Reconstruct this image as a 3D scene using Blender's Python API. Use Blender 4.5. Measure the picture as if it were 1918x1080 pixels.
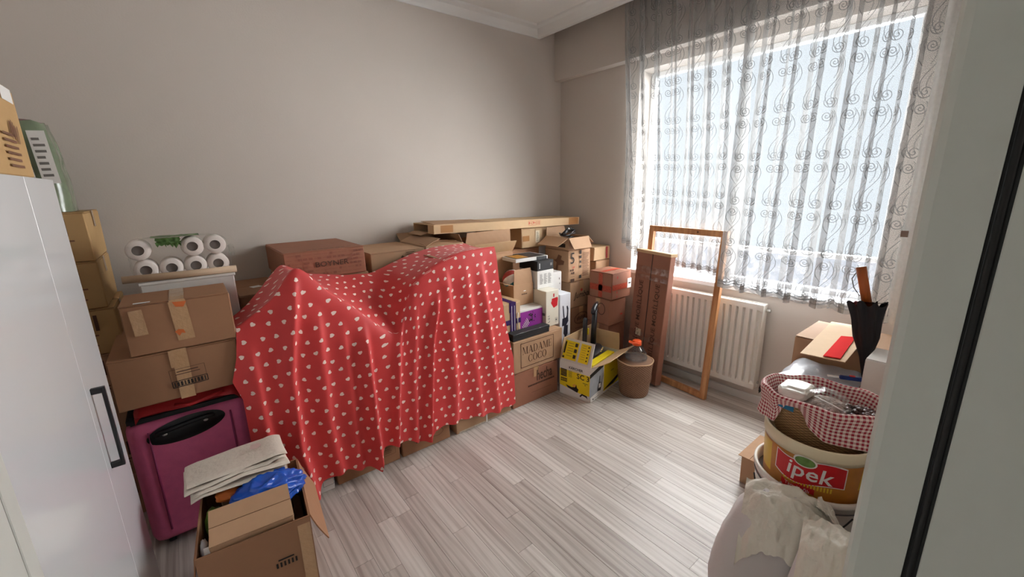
import bpy, bmesh, math, random
from mathutils import Vector, Matrix, noise
PI = math.pi
random.seed(7)
for o in list(bpy.data.objects): bpy.data.objects.remove(o, do_unlink=True)
scene = bpy.context.scene
COL = scene.collection

# ------------------------------------------------------------------ camera
def cam_setup():
    yaw, pitch, roll, f = math.radians(38.4229), math.radians(13.7394), math.radians(-1.1447), 778.84
    fw = Vector((math.sin(yaw)*math.cos(pitch), math.cos(yaw)*math.cos(pitch), -math.sin(pitch)))
    rt = Vector((math.cos(yaw), -math.sin(yaw), 0)); up = rt.cross(fw)
    r2 = rt*math.cos(roll) + up*math.sin(roll); u2 = up*math.cos(roll) - rt*math.sin(roll)
    cd = bpy.data.cameras.new('camera'); cd.sensor_width = 36; cd.lens = f/1918*36; cd.clip_start = 0.02; cd.clip_end = 200
    c = bpy.data.objects.new('camera', cd); COL.objects.link(c)
    m = Matrix((r2, u2, -fw)).transposed().to_4x4(); m.translation = (0, 0, 1.5)
    c.matrix_world = m; scene.camera = c
cam_setup()

# ------------------------------------------------------------------ world, daylight, exposure
world = bpy.data.worlds.new('overcast_sky'); scene.world = world; world.use_nodes = True
bg = world.node_tree.nodes['Background']
bg.inputs[0].default_value = (0.86, 0.93, 1.0, 1); bg.inputs[1].default_value = 1.42
sd = bpy.data.lights.new('hazy_daylight', 'SUN'); sd.energy = 60; sd.angle = math.radians(105); sd.color = (1.0, 0.99, 0.975)
so = bpy.data.objects.new('hazy_daylight', sd); COL.objects.link(so)
so.rotation_euler = Vector((-0.80, 0.22, -0.42)).to_track_quat('-Z', 'Y').to_euler()
hd = bpy.data.lights.new('hall_fill_light', 'AREA'); hd.energy = 5.5; hd.shape = 'DISK'; hd.size = 0.5; hd.color = (1.0, 0.93, 0.85)  # added fill lamp behind the camera, brightens fronts facing the door; no fixture
ho = bpy.data.objects.new('hall_fill_light', hd); COL.objects.link(ho); ho.location = (1.15, -0.75, 2.72)
scene.view_settings.view_transform = 'Standard'; scene.view_settings.look = 'None'
scene.view_settings.gamma = 1; scene.view_settings.use_curve_mapping = False
scene.view_settings.exposure = 0.0

# ------------------------------------------------------------------ materials
def lin(c):
    c /= 255
    return c/12.92 if c <= 0.04045 else ((c+0.055)/1.055)**2.4
def S(r, g, b): return (lin(r), lin(g), lin(b), 1)
MATS = {}
class NT:
    """small node-tree helper"""
    def __init__(s, name):
        s.m = bpy.data.materials.new(name); s.m.use_nodes = True
        s.t = s.m.node_tree; s.n = s.t.nodes; s.l = s.t.links
        s.bsdf = s.n['Principled BSDF']; s.out = s.n['Material Output']
    def new(s, kind, **kw):
        nd = s.n.new(kind)
        for k, v in kw.items():
            if k.startswith('i_'): nd.inputs[k[2:].replace('_', ' ')].default_value = v
            else: setattr(nd, k, v)
        return nd
    def put(s, inp, v):
        if isinstance(v, bpy.types.NodeSocket): s.l.new(v, inp)
        else: inp.default_value = v
    def math(s, op, a, b=0.0, c=0.0, clamp=False):
        nd = s.n.new('ShaderNodeMath'); nd.operation = op; nd.use_clamp = clamp
        for i, v in enumerate((a, b, c)): s.put(nd.inputs[i], v)
        return nd.outputs[0]
    def mix(s, fac, a, b):
        nd = s.n.new('ShaderNodeMix'); nd.data_type = 'RGBA'
        s.put(nd.inputs[0], fac); s.put(nd.inputs[6], a); s.put(nd.inputs[7], b)
        return nd.outputs[2]
    def ramp(s, v, p0, p1):
        nd = s.n.new('ShaderNodeMapRange'); nd.interpolation_type = 'SMOOTHSTEP'
        s.put(nd.inputs[0], v); nd.inputs[1].default_value = p0; nd.inputs[2].default_value = p1
        return nd.outputs[0]
    def coord(s, which='Object'): return s.n.new('ShaderNodeTexCoord').outputs[which]
    def noise(s, vec, scale, detail=3, rough=0.5, which=0):
        nd = s.n.new('ShaderNodeTexNoise'); nd.inputs['Scale'].default_value = scale
        nd.inputs['Detail'].default_value = detail; nd.inputs['Roughness'].default_value = rough
        s.l.new(vec, nd.inputs['Vector']); return nd.outputs[which]
    def mapping(s, vec, scale=(1, 1, 1), loc=(0, 0, 0)):
        nd = s.n.new('ShaderNodeMapping'); nd.inputs['Scale'].default_value = scale; nd.inputs['Location'].default_value = loc
        s.l.new(vec, nd.inputs['Vector']); return nd.outputs[0]
    def bump(s, h, strength=0.2, dist=0.01):
        nd = s.n.new('ShaderNodeBump'); nd.inputs['Strength'].default_value = strength; nd.inputs['Distance'].default_value = dist
        s.l.new(h, nd.inputs['Height']); s.l.new(nd.outputs[0], s.bsdf.inputs['Normal'])

def plain(name, col, rough=0.5, metal=0.0, var=0.06, scale=9.0, bump=0.0, bscale=60, spec=0.5, trans=0.0, alpha=None, coat=0.0):
    if name in MATS: return MATS[name]
    t = NT(name); v = t.coord()
    n = t.noise(v, scale, 4)
    d = tuple(c*(1-var*2) for c in col[:3])+(1,); e = tuple(min(1, c*(1+var*1.4)) for c in col[:3])+(1,)
    t.l.new(t.mix(n, d, e), t.bsdf.inputs['Base Color'])
    t.bsdf.inputs['Roughness'].default_value = rough; t.bsdf.inputs['Metallic'].default_value = metal
    t.bsdf.inputs['Specular IOR Level'].default_value = spec
    t.bsdf.inputs['Transmission Weight'].default_value = trans
    t.bsdf.inputs['Coat Weight'].default_value = coat
    if alpha is not None: t.bsdf.inputs['Alpha'].default_value = alpha
    if bump: t.bump(t.noise(v, bscale, 4), bump, 0.01)
    MATS[name] = t.m
    return t.m

def cardboard(name, col, dark=0.10, flute=240):
    t = NT(name); v = t.coord()
    oi = t.n.new('ShaderNodeObjectInfo')
    big = t.noise(v, 5.0, 4, 0.6); fine = t.noise(t.mapping(v, (40, 40, 400)), 1.0, 2)
    c1 = tuple(c*(1-dark*1.6) for c in col[:3])+(1,); c2 = tuple(min(1, c*(1+dark)) for c in col[:3])+(1,)
    base = t.mix(t.math('ADD', t.math('MULTIPLY', big, 0.75), t.math('MULTIPLY', fine, 0.25)), c1, c2)
    hsv = t.n.new('ShaderNodeHueSaturation'); t.l.new(base, hsv.inputs['Color'])
    t.l.new(t.math('ADD', t.math('MULTIPLY', oi.outputs['Random'], 0.16), 0.92), hsv.inputs['Value'])
    t.l.new(hsv.outputs[0], t.bsdf.inputs['Base Color'])
    t.bsdf.inputs['Roughness'].default_value = 0.72; t.bsdf.inputs['Specular IOR Level'].default_value = 0.3
    w = t.n.new('ShaderNodeTexWave'); w.inputs['Scale'].default_value = flute/20; w.inputs['Distortion'].default_value = 0.3
    w.bands_direction = 'DIAGONAL'; t.l.new(v, w.inputs['Vector'])
    h = t.math('ADD', t.math('MULTIPLY', w.outputs['Fac'], 0.12), t.math('MULTIPLY', big, 0.9))
    t.bump(h, 0.12, 0.01)
    MATS[name] = t.m
    return t.m

KRAFT = cardboard('kraft_cardboard', S(183, 146, 114))
KRAFT_DARK = cardboard('brown_cardboard', S(164, 121, 91))
KRAFT_RED = cardboard('reddish_cardboard', S(160, 110, 88))
KRAFT_LIGHT = cardboard('pale_cardboard', S(204, 172, 134))
KRAFT_GOLD = cardboard('golden_cardboard', S(192, 156, 108))
WHITE_CARD = cardboard('white_cardboard', S(226, 224, 220), 0.03)
TAPE = plain('clear_packing_tape', S(196, 156, 116), 0.18, var=0.08, scale=30, bump=0.25, bscale=80, coat=0.5)
TAPE_TAN = plain('tan_packing_tape', S(176, 126, 80), 0.2, var=0.05, coat=0.4)
INK = plain('black_ink', S(38, 30, 26), 0.7)
INK_BROWN = plain('brown_ink', S(84, 56, 42), 0.75)
INK_FADED = plain('faded_brown_ink', S(122, 84, 62), 0.75)
INK_RED = plain('red_ink', S(196, 62, 44), 0.6)
INK_GREY = plain('grey_ink', S(120, 116, 112), 0.7)
INK_GREEN = plain('green_ink', S(34, 110, 76), 0.7)
WHITE = plain('white_paper', S(236, 234, 230), 0.6, var=0.02)
PAPER_TAN = plain('cream_label_paper', S(214, 200, 172), 0.6)
BLACK = plain('black_plastic', S(18, 19, 24), 0.35, var=0.1)
BLACK_MATTE = plain('black_card', S(30, 30, 33), 0.55, var=0.1)
YELLOW = plain('yellow_print', S(240, 212, 20), 0.45, var=0.03)
PURPLE = plain('purple_print', S(150, 52, 152), 0.4, var=0.08)
PURPLE_TAPE = plain('dark_purple_tape', S(58, 34, 92), 0.3)
RED = plain('red_plastic', S(206, 40, 36), 0.4)
ORANGE = plain('orange_plastic', S(240, 92, 40), 0.35)
WALL = plain('warm_grey_paint', S(206, 197, 189), 0.85, var=0.012, scale=3, bump=0.05, bscale=120, spec=0.2)
CEIL = plain('white_ceiling_paint', S(228, 226, 222), 0.85, var=0.01, scale=3, spec=0.2)
TRIM = plain('white_trim_paint', S(226, 226, 224), 0.5, var=0.01)
JAMB = plain('grey_white_door_laminate', S(205, 207, 200), 0.42, var=0.015, scale=40)
GLOSS = plain('glossy_white_laminate', S(226, 228, 230), 0.16, var=0.01, scale=4, coat=0.3)
RUBBER = plain('black_rubber', S(24, 24, 26), 0.6)
STEEL = plain('brushed_steel', S(190, 188, 184), 0.3, 0.9)
RAD = plain('white_radiator_enamel', S(232, 229, 222), 0.4, var=0.01)
PVC = plain('white_window_plastic', S(238, 240, 242), 0.35, var=0.01)
WICKER = None
WOOD = None

def mat_wood():
    t = NT('pine_wood'); v = t.coord()
    n = t.noise(t.mapping(v, (14, 14, 1.5)), 2.0, 5, 0.6)
    t.l.new(t.mix(t.ramp(n, 0.3, 0.72), S(172, 116, 72), S(214, 160, 110)), t.bsdf.inputs['Base Color'])
    t.bsdf.inputs['Roughness'].default_value = 0.5; t.bump(n, 0.1, 0.005)
    return t.m
WOOD = mat_wood()

def mat_floor():
    t = NT('grey_laminate_plank'); v = t.coord(); oi = t.n.new('ShaderNodeObjectInfo')
    off = t.n.new('ShaderNodeVectorMath'); off.operation = 'ADD'; t.l.new(v, off.inputs[0])
    cv = t.n.new('ShaderNodeCombineXYZ')
    t.l.new(t.math('MULTIPLY', oi.outputs['Random'], 37.0), cv.inputs[0]); t.l.new(t.math('MULTIPLY', oi.outputs['Random'], 91.0), cv.inputs[1])
    t.l.new(cv.outputs[0], off.inputs[1]); p = off.outputs[0]
    # long grain with a warped cathedral figure
    warp = t.noise(t.mapping(p, (6, 1.1, 1)), 1.0, 2)
    w = t.n.new('ShaderNodeTexWave'); w.inputs['Scale'].default_value = 3.4; w.inputs['Distortion'].default_value = 9.0
    w.inputs['Detail'].default_value = 2.0; w.inputs['Detail Scale'].default_value = 0.8
    w.bands_direction = 'X'; t.l.new(t.mapping(p, (3.2, 0.28, 1)), w.inputs['Vector'])
    streak = t.noise(t.mapping(p, (34, 1.3, 1)), 1.0, 4, 0.6)
    fine = t.noise(t.mapping(p, (300, 8, 1)), 1.0, 2)
    g = t.math('ADD', t.math('MULTIPLY', t.ramp(w.outputs['Fac'], 0.05, 0.6), 0.28), t.math('MULTIPLY', t.ramp(streak, 0.25, 0.7), 0.52))
    g = t.math('ADD', g, t.math('MULTIPLY', fine, 0.15))
    g = t.math('ADD', g, t.math('MULTIPLY', t.math('SUBTRACT', oi.outputs['Random'], 0.5), 0.60), clamp=True)
    dark = t.mix(warp, S(146, 134, 126), S(166, 155, 147))
    t.l.new(t.mix(g, dark, S(214, 208, 201)), t.bsdf.inputs['Base Color'])
    t.bsdf.inputs['Roughness'].default_value = 0.34; t.bsdf.inputs['Specular IOR Level'].default_value = 0.45
    t.bump(streak, 0.05, 0.003)
    return t.m
FLOOR = mat_floor()
FLOOR_GAP = plain('dark_plank_joint', S(96, 88, 82), 0.8)

def mat_hearts():
    t = NT('red_heart_fabric'); uv = t.coord('UV')
    sep = t.n.new('ShaderNodeSeparateXYZ'); t.l.new(uv, sep.inputs[0])
    s = 0.060
    u = t.math('DIVIDE', sep.outputs[0], s); v = t.math('DIVIDE', sep.outputs[1], s)
    row = t.math('FLOOR', v)
    u = t.math('ADD', u, t.math('MULTIPLY', t.math('MODULO', row, 2.0), 0.5))
    cu = t.math('FLOOR', u)
    cv = t.n.new('ShaderNodeCombineXYZ'); t.l.new(cu, cv.inputs[0]); t.l.new(row, cv.inputs[1])
    wn = t.n.new('ShaderNodeTexWhiteNoise'); wn.noise_dimensions = '2D'; t.l.new(cv.outputs[0], wn.inputs['Vector'])
    sc = t.n.new('ShaderNodeSeparateColor'); t.l.new(wn.outputs['Color'], sc.inputs[0])
    fx = t.math('SUBTRACT', t.math('SUBTRACT', u, cu), t.math('ADD', 0.35, t.math('MULTIPLY', sc.outputs[0], 0.30)))
    fy = t.math('SUBTRACT', t.math('SUBTRACT', v, row), t.math('ADD', 0.35, t.math('MULTIPLY', sc.outputs[1], 0.30)))
    a = t.math('MULTIPLY', t.math('SUBTRACT', sc.outputs[2], 0.5), 4.4)
    ca = t.math('COSINE', a); sa = t.math('SINE', a)
    k = 6.9
    x = t.math('MULTIPLY', t.math('SUBTRACT', t.math('MULTIPLY', fx, ca), t.math('MULTIPLY', fy, sa)), k)
    y = t.math('MULTIPLY', t.math('ADD', t.math('MULTIPLY', fx, sa), t.math('MULTIPLY', fy, ca)), k)
    x2 = t.math('MULTIPLY', x, x); y2 = t.math('MULTIPLY', y, y)
    b = t.math('SUBTRACT', t.math('ADD', x2, y2), 1.0)
    h = t.math('SUBTRACT', t.math('MULTIPLY', t.math('MULTIPLY', b, b), b), t.math('MULTIPLY', x2, t.math('MULTIPLY', y2, y)))
    inside = t.math('LESS_THAN', h, 0.0)
    n = t.noise(uv, 14, 3)
    red = t.mix(n, S(206, 58, 60), S(222, 72, 70))
    t.l.new(t.mix(inside, red, S(250, 224, 214)), t.bsdf.inputs['Base Color'])
    t.bsdf.inputs['Roughness'].default_value = 0.55; t.bsdf.inputs['Specular IOR Level'].default_value = 0.35
    t.bsdf.inputs['Sheen Weight'].default_value = 0.15
    return t.m
HEARTS = mat_hearts()

def mat_curtain():
    t = NT('embroidered_sheer'); uv = t.coord('UV')
    sep = t.n.new('ShaderNodeSeparateXYZ'); t.l.new(uv, sep.inputs[0])
    PU, PV = 0.088, 0.255
    un = t.math('DIVIDE', sep.outputs[0], PU); vn = t.math('DIVIDE', sep.outputs[1], PV)
    fu = t.math('FRACT', un); fv = t.math('FRACT', vn)
    acc = None
    def add(v):
        nonlocal acc
        acc = v if acc is None else t.math('MAXIMUM', acc, v)
    def dist(cx, cy):
        # metric offsets inside the cell, wrapped sideways
        dx = t.math('SUBTRACT', t.math('FRACT', t.math('ADD', t.math('SUBTRACT', fu, cx), 0.5)), 0.5)
        dy = t.math('SUBTRACT', t.math('FRACT', t.math('ADD', t.math('SUBTRACT', fv, cy), 0.5)), 0.5)
        return t.math('MULTIPLY', dx, PU), t.math('MULTIPLY', dy, PV)
    def spiral(cx, cy, R, sgn, w=0.0021):
        dx, dy = dist(cx, cy)
        r = t.math('SQRT', t.math('ADD', t.math('MULTIPLY', dx, dx), t.math('MULTIPLY', dy, dy)))
        th = t.math('DIVIDE', t.math('ARCTAN2', dy, t.math('MULTIPLY', dx, sgn)), 2*PI)
        pitch = R/2.1
        fr = t.math('FRACT', t.math('ADD', t.math('DIVIDE', r, pitch), th))
        d = t.math('MULTIPLY', t.math('ABSOLUTE', t.math('SUBTRACT', fr, 0.5)), pitch)
        line = t.math('SUBTRACT', 1.0, t.ramp(d, w*0.45, w))
        add(t.math('MULTIPLY', line, t.math('LESS_THAN', r, R)))
    spiral(0.50, 0.13, 0.030, 1.0)
    spiral(0.42, 0.86, 0.027, -1.0)
    def scurve(phase, amp, lo, hi, w, dash=0, ctr=0.5):
        s = t.math('SINE', t.math('MULTIPLY', t.math('ADD', fv, phase), 2*PI))
        c = t.math('ADD', ctr, t.math('MULTIPLY', s, amp))
        dx = t.math('SUBTRACT', t.math('FRACT', t.math('ADD', t.math('SUBTRACT', fu, c), 0.5)), 0.5)
        d = t.math('ABSOLUTE', t.math('MULTIPLY', dx, PU))
        line = t.math('SUBTRACT', 1.0, t.ramp(d, w*0.45, w))
        band = t.math('MULTIPLY', t.math('GREATER_THAN', fv, lo), t.math('LESS_THAN', fv, hi))
        line = t.math('MULTIPLY', line, band)
        if dash: line = t.math('MULTIPLY', line, t.math('LESS_THAN', t.math('FRACT', t.math('MULTIPLY', fv, dash)), 0.6))
        add(line)
    scurve(0.50, 0.36, 0.03, 0.97, 0.0021, ctr=0.55)
    scurve(0.50, 0.30, 0.12, 0.45, 0.0030, 42, ctr=0.78)
    scurve(0.50, 0.30, 0.56, 0.90, 0.0030, 42, ctr=0.36)
    # scalloped double border near the hem: v is measured from the hem upward
    hu = t.math('MULTIPLY', t.math('ABSOLUTE', t.math('SINE', t.math('MULTIPLY', un, PI))), 0.016)
    for off in (0.008, 0.026):
        d = t.math('ABSOLUTE', t.math('SUBTRACT', t.math('ADD', sep.outputs[1], hu), off+0.016))
        add(t.math('SUBTRACT', 1.0, t.ramp(d, 0.002, 0.0036)))
    below = t.math('MULTIPLY', t.math('LESS_THAN', t.math('ADD', sep.outputs[1], hu), 0.042), 0.35)
    weave = t.noise(uv, 420, 2)
    dens = t.math('ADD', 0.35, t.math('MULTIPLY', weave, 0.10))
    dens = t.math('MAXIMUM', dens, t.math('ADD', t.math('MULTIPLY', acc, 0.50), dens))
    dens = t.math('ADD', dens, t.math('MULTIPLY', below, 0.6), clamp=True)
    tr = t.new('ShaderNodeBsdfTransparent'); df = t.new('ShaderNodeBsdfDiffuse'); tl = t.new('ShaderNodeBsdfTranslucent')
    df.inputs[0].default_value = (0.48, 0.475, 0.465, 1); tl.inputs[0].default_value = (0.018, 0.019, 0.02, 1)
    t.l.new(t.mix(acc, (0.48, 0.475, 0.465, 1), (0.20, 0.20, 0.20, 1)), df.inputs[0])
    ad = t.new('ShaderNodeAddShader'); t.l.new(df.outputs[0], ad.inputs[0]); t.l.new(tl.outputs[0], ad.inputs[1])
    mx = t.new('ShaderNodeMixShader'); t.l.new(dens, mx.inputs[0]); t.l.new(tr.outputs[0], mx.inputs[1]); t.l.new(ad.outputs[0], mx.inputs[2])
    t.l.new(mx.outputs[0], t.out.inputs[0]); t.n.remove(t.bsdf)
    return t.m
CURTAIN = mat_curtain()
def mat_voile():
    t = NT('plain_voile'); tr = t.new('ShaderNodeBsdfTransparent'); df = t.new('ShaderNodeBsdfDiffuse'); tl = t.new('ShaderNodeBsdfTranslucent')
    df.inputs[0].default_value = (0.86, 0.87, 0.85, 1); tl.inputs[0].default_value = (0.05, 0.053, 0.052, 1)
    ad = t.new('ShaderNodeAddShader'); t.l.new(df.outputs[0], ad.inputs[0]); t.l.new(tl.outputs[0], ad.inputs[1])
    mx = t.new('ShaderNodeMixShader'); t.put(mx.inputs[0], t.math('ADD', 0.80, t.math('MULTIPLY', t.noise(t.coord(), 60, 3), 0.2)))
    t.l.new(tr.outputs[0], mx.inputs[1]); t.l.new(ad.outputs[0], mx.inputs[2])
    t.l.new(mx.outputs[0], t.out.inputs[0]); t.n.remove(t.bsdf)
    return t.m
VOILE = mat_voile()

def mat_gingham():
    t = NT('red_gingham'); uv = t.coord('UV'); sep = t.n.new('ShaderNodeSeparateXYZ'); t.l.new(uv, sep.inputs[0])
    a = t.math('LESS_THAN', t.math('FRACT', t.math('DIVIDE', sep.outputs[0], 0.0135)), 0.5)
    b = t.math('LESS_THAN', t.math('FRACT', t.math('DIVIDE', sep.outputs[1], 0.0135)), 0.5)
    f = t.math('MULTIPLY', t.math('ADD', a, b), 0.5)
    t.l.new(t.mix(f, S(238, 222, 214), S(158, 24, 46)), t.bsdf.inputs['Base Color'])
    t.bsdf.inputs['Roughness'].default_value = 0.85; t.bump(t.noise(uv, 500, 2), 0.2, 0.002)
    return t.m
GINGHAM = mat_gingham()

def mat_clear(name, tint, dens, rough=0.12):
    t = NT(name); tr = t.new('ShaderNodeBsdfTransparent'); tr.inputs[0].default_value = tint
    gl = t.new('ShaderNodeBsdfGlossy'); gl.inputs['Roughness'].default_value = rough
    df = t.new('ShaderNodeBsdfDiffuse'); df.inputs[0].default_value = (0.8, 0.8, 0.78, 1)
    ms = t.new('ShaderNodeMixShader'); ms.inputs[0].default_value = 0.5; t.l.new(gl.outputs[0], ms.inputs[1]); t.l.new(df.outputs[0], ms.inputs[2])
    mx = t.new('ShaderNodeMixShader'); t.put(mx.inputs[0], t.math('MULTIPLY', t.ramp(t.noise(t.coord(), 26, 3), 0.3, 0.8), dens))
    t.l.new(tr.outputs[0], mx.inputs[1]); t.l.new(ms.outputs[0], mx.inputs[2])
    t.l.new(mx.outputs[0], t.out.inputs[0]); t.n.remove(t.bsdf)
    return t.m
FILM = mat_clear('clear_film', (0.94, 0.95, 0.93, 1), 0.42)
PET = mat_clear('clear_bottle_plastic', (0.86, 0.90, 0.94, 1), 0.26, 0.06)
GLASS = mat_clear('window_glass', (0.97, 0.985, 0.99, 1), 0.03, 0.02)

def mat_wicker(name, c1, c2, sx=70, sz=150):
    t = NT(name); uv = t.coord('UV'); sep = t.n.new('ShaderNodeSeparateXYZ'); t.l.new(uv, sep.inputs[0])
    a = t.math('SINE', t.math('MULTIPLY', sep.outputs[0], 2*PI*sx)); b = t.math('SINE', t.math('MULTIPLY', sep.outputs[1], 2*PI*sz))
    h = t.math('ADD', t.math('MULTIPLY', t.math('MULTIPLY', a, b), 0.5), 0.5)
    f = t.math('ADD', t.math('MULTIPLY', h, 0.75), t.math('MULTIPLY', t.noise(uv, 30, 3), 0.3), clamp=True)
    t.l.new(t.mix(f, c1, c2), t.bsdf.inputs['Base Color']); t.bsdf.inputs['Roughness'].default_value = 0.75
    t.bump(h, 0.7, 0.004)
    return t.m
WICKER_BROWN = mat_wicker('brown_paper_wicker', S(78, 52, 38), S(172, 132, 104), 45, 60)
WICKER_TAN = mat_wicker('natural_wicker', S(100, 68, 40), S(196, 156, 108), 40, 90)

# ------------------------------------------------------------------ mesh helpers
def link(name, me, mat, parent=None):
    o = bpy.data.objects.new(name, me); COL.objects.link(o)
    if mat is not None and len(me.materials) == 0: me.materials.append(mat)
    if parent is not None: o.parent = parent
    return o
def solid(bm, geom, thickness):
    bm.normal_update(); bmesh.ops.solidify(bm, geom=geom, thickness=thickness)
def finish(bm, name, mat, parent=None, smooth=False):
    me = bpy.data.meshes.new(name); bm.normal_update(); bm.to_mesh(me); bm.free()
    if smooth:
        for p in me.polygons: p.use_smooth = True
    return link(name, me, mat, parent)
def tag(o, label, cat, group=None):
    o['label'] = label; o['category'] = cat
    if group: o['group'] = group
    return o
def structure(o): o['kind'] = 'structure'; return o
def thing(name, label, cat, loc=(0, 0, 0), rz=0.0, group=None):
    o = bpy.data.objects.new(name, None); COL.objects.link(o); o.empty_display_size = 0.05
    o.location = loc; o.rotation_euler = (0, 0, rz)
    return tag(o, label, cat, group)
def add_box(bm, x0, x1, y0, y1, z0, z1, jit=0.0):
    vs = []
    for z in (z0, z1):
        for y in (y0, y1):
            for x in (x0, x1):
                j = lambda v, lo, hi: v + (random.random()*jit if v == lo else -random.random()*jit)
                vs.append(bm.verts.new((j(x, x0, x1), j(y, y0, y1), z if z == z0 else z-random.random()*jit*0.5)))
    for f in ((0, 2, 3, 1), (4, 5, 7, 6), (0, 1, 5, 4), (2, 6, 7, 3), (0, 4, 6, 2), (1, 3, 7, 5)):
        bm.faces.new([vs[i] for i in f])
    return vs
def box(name, x0, x1, y0, y1, z0, z1, mat, parent=None, bevel=0.0, seg=1, jit=0.0, smooth=False):
    bm = bmesh.new(); add_box(bm, x0, x1, y0, y1, z0, z1, jit)
    if bevel: bmesh.ops.bevel(bm, geom=bm.edges[:], offset=bevel, segments=seg, affect='EDGES', profile=0.5)
    return finish(bm, name, mat, parent, smooth)
def tube_bm(bm, pts, r, n=8, closed=False, caps=True):
    """sweep a circle; r is one radius or one per point"""
    pts = [Vector(p) for p in pts]; m = len(pts); rings = []
    rr = r if isinstance(r, (list, tuple)) else [r]*m
    ref = None
    for i, p in enumerate(pts):
        a = pts[(i-1) % m] if (closed or i > 0) else p; b = pts[(i+1) % m] if (closed or i < m-1) else p
        d = (b-a).normalized() if (b-a).length > 1e-9 else Vector((0, 0, 1))
        if ref is None: ref = Vector((0, 0, 1)) if abs(d.z) < 0.9 else Vector((1, 0, 0))
        s = d.cross(ref); s.normalize(); ref = s.cross(d)
        rings.append([bm.verts.new(p + (s*math.cos(2*PI*k/n) + ref*math.sin(2*PI*k/n))*rr[i]) for k in range(n)])
    for i in range(m if closed else m-1):
        A, B = rings[i], rings[(i+1) % m]
        for k in range(n): bm.faces.new((A[k], A[(k+1) % n], B[(k+1) % n], B[k]))
    if caps and not closed:
        bm.faces.new(rings[0][::-1]); bm.faces.new(rings[-1])
def tube(name, pts, r, mat, parent=None, n=8, closed=False, smooth=True):
    bm = bmesh.new(); tube_bm(bm, pts, r, n, closed)
    return finish(bm, name, mat, parent, smooth)
def lathe(name, prof, mat, parent=None, n=48, ex=1.0, ey=1.0, center=(0, 0, 0), wob=0.0, smooth=True, uvs=(1.0, 1.0), arc=(0, 2*PI)):
    """prof: (radius, z) list; oval by ex, ey; UV in metres around and along"""
    bm = bmesh.new(); uvl = bm.loops.layers.uv.new('UVMap'); rows = []; acc = 0; vv = []
    full = abs(arc[1]-arc[0]-2*PI) < 1e-6
    for i, (r, z) in enumerate(prof):
        if i: acc += math.hypot(r-prof[i-1][0], z-prof[i-1][1])
        vv.append(acc)
        row = []
        for k in range(n if full else n+1):
            a = arc[0]+(arc[1]-arc[0])*k/n
            w = 1+wob*noise.noise((math.cos(a)*2, math.sin(a)*2, z*9))
            row.append(bm.verts.new((center[0]+r*ex*w*math.cos(a), center[1]+r*ey*w*math.sin(a), center[2]+z)))
        rows.append(row)
    R0 = max(p[0] for p in prof)*(ex+ey)/2
    for i in range(len(prof)-1):
        for k in range(n):
            k2 = (k+1) % n if full else k+1
            f = bm.faces.new((rows[i][k], rows[i][k2], rows[i+1][k2], rows[i+1][k]))
            for lp, (ku, iv) in zip(f.loops, ((k, i), (k+1, i), (k+1, i+1), (k, i+1))):
                lp[uvl].uv = (ku/n*(arc[1]-arc[0])*R0*uvs[0], vv[iv]*uvs[1])
    if full:
        if prof[0][0] > 1e-4: bm.faces.new(rows[0][::-1])
        if prof[-1][0] > 1e-4 and False: bm.faces.new(rows[-1])
    o = finish(bm, name, mat, parent, smooth)
    return o
def grid(name, fn, nu, nv, mat, parent=None, smooth=True, uvfn=None, thick=0.0):
    """fn(u,v)->(x,y,z); uvfn(u,v)->uv in metres"""
    bm = bmesh.new(); uvl = bm.loops.layers.uv.new('UVMap')
    V = [[bm.verts.new(fn(i/nu, j/nv)) for i in range(nu+1)] for j in range(nv+1)]
    for j in range(nv):
        for i in range(nu):
            f = bm.faces.new((V[j][i], V[j][i+1], V[j+1][i+1], V[j+1][i]))
            for lp, (a, b) in zip(f.loops, ((i, j), (i+1, j), (i+1, j+1), (i, j+1))):
                lp[uvl].uv = uvfn(a/nu, b/nv) if uvfn else (a/nu, b/nv)
    if thick: solid(bm, geom=bm.faces[:], thickness=thick)
    return finish(bm, name, mat, parent, smooth)
def blob(name, c, r, mat, parent=None, amp=0.15, freq=3.0, seed=0, sub=4, flat=None, sharp=False, power=1.0):
    """crumpled bag-like body"""
    bm = bmesh.new(); bmesh.ops.create_icosphere(bm, subdivisions=sub, radius=1.0)
    for v in bm.verts:
        d = v.co.normalized()
        if power != 1.0: d = Vector([math.copysign(abs(q)**power, q) for q in d])
        n1 = noise.noise(v.co*freq+Vector((seed, seed*2.3, 0))); n2 = noise.noise(v.co*freq*3.1+Vector((0, seed, seed)))
        if sharp: n1 = 0.5-abs(n1)*1.6; n2 = 0.3-abs(n2)
        k = 1+amp*(n1+0.45*n2)
        p = Vector((d.x*r[0]*k, d.y*r[1]*k, d.z*r[2]*k))
        if flat is not None: p.z = max(p.z, flat)
        v.co = p+Vector(c)
    return finish(bm, name, mat, parent, True)
def poly(name, pts, mat, parent=None, thick=0.0):
    bm = bmesh.new(); f = bm.faces.new([bm.verts.new(p) for p in pts])
    if thick: solid(bm, geom=[f], thickness=thick)
    return finish(bm, name, mat, parent)

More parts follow.
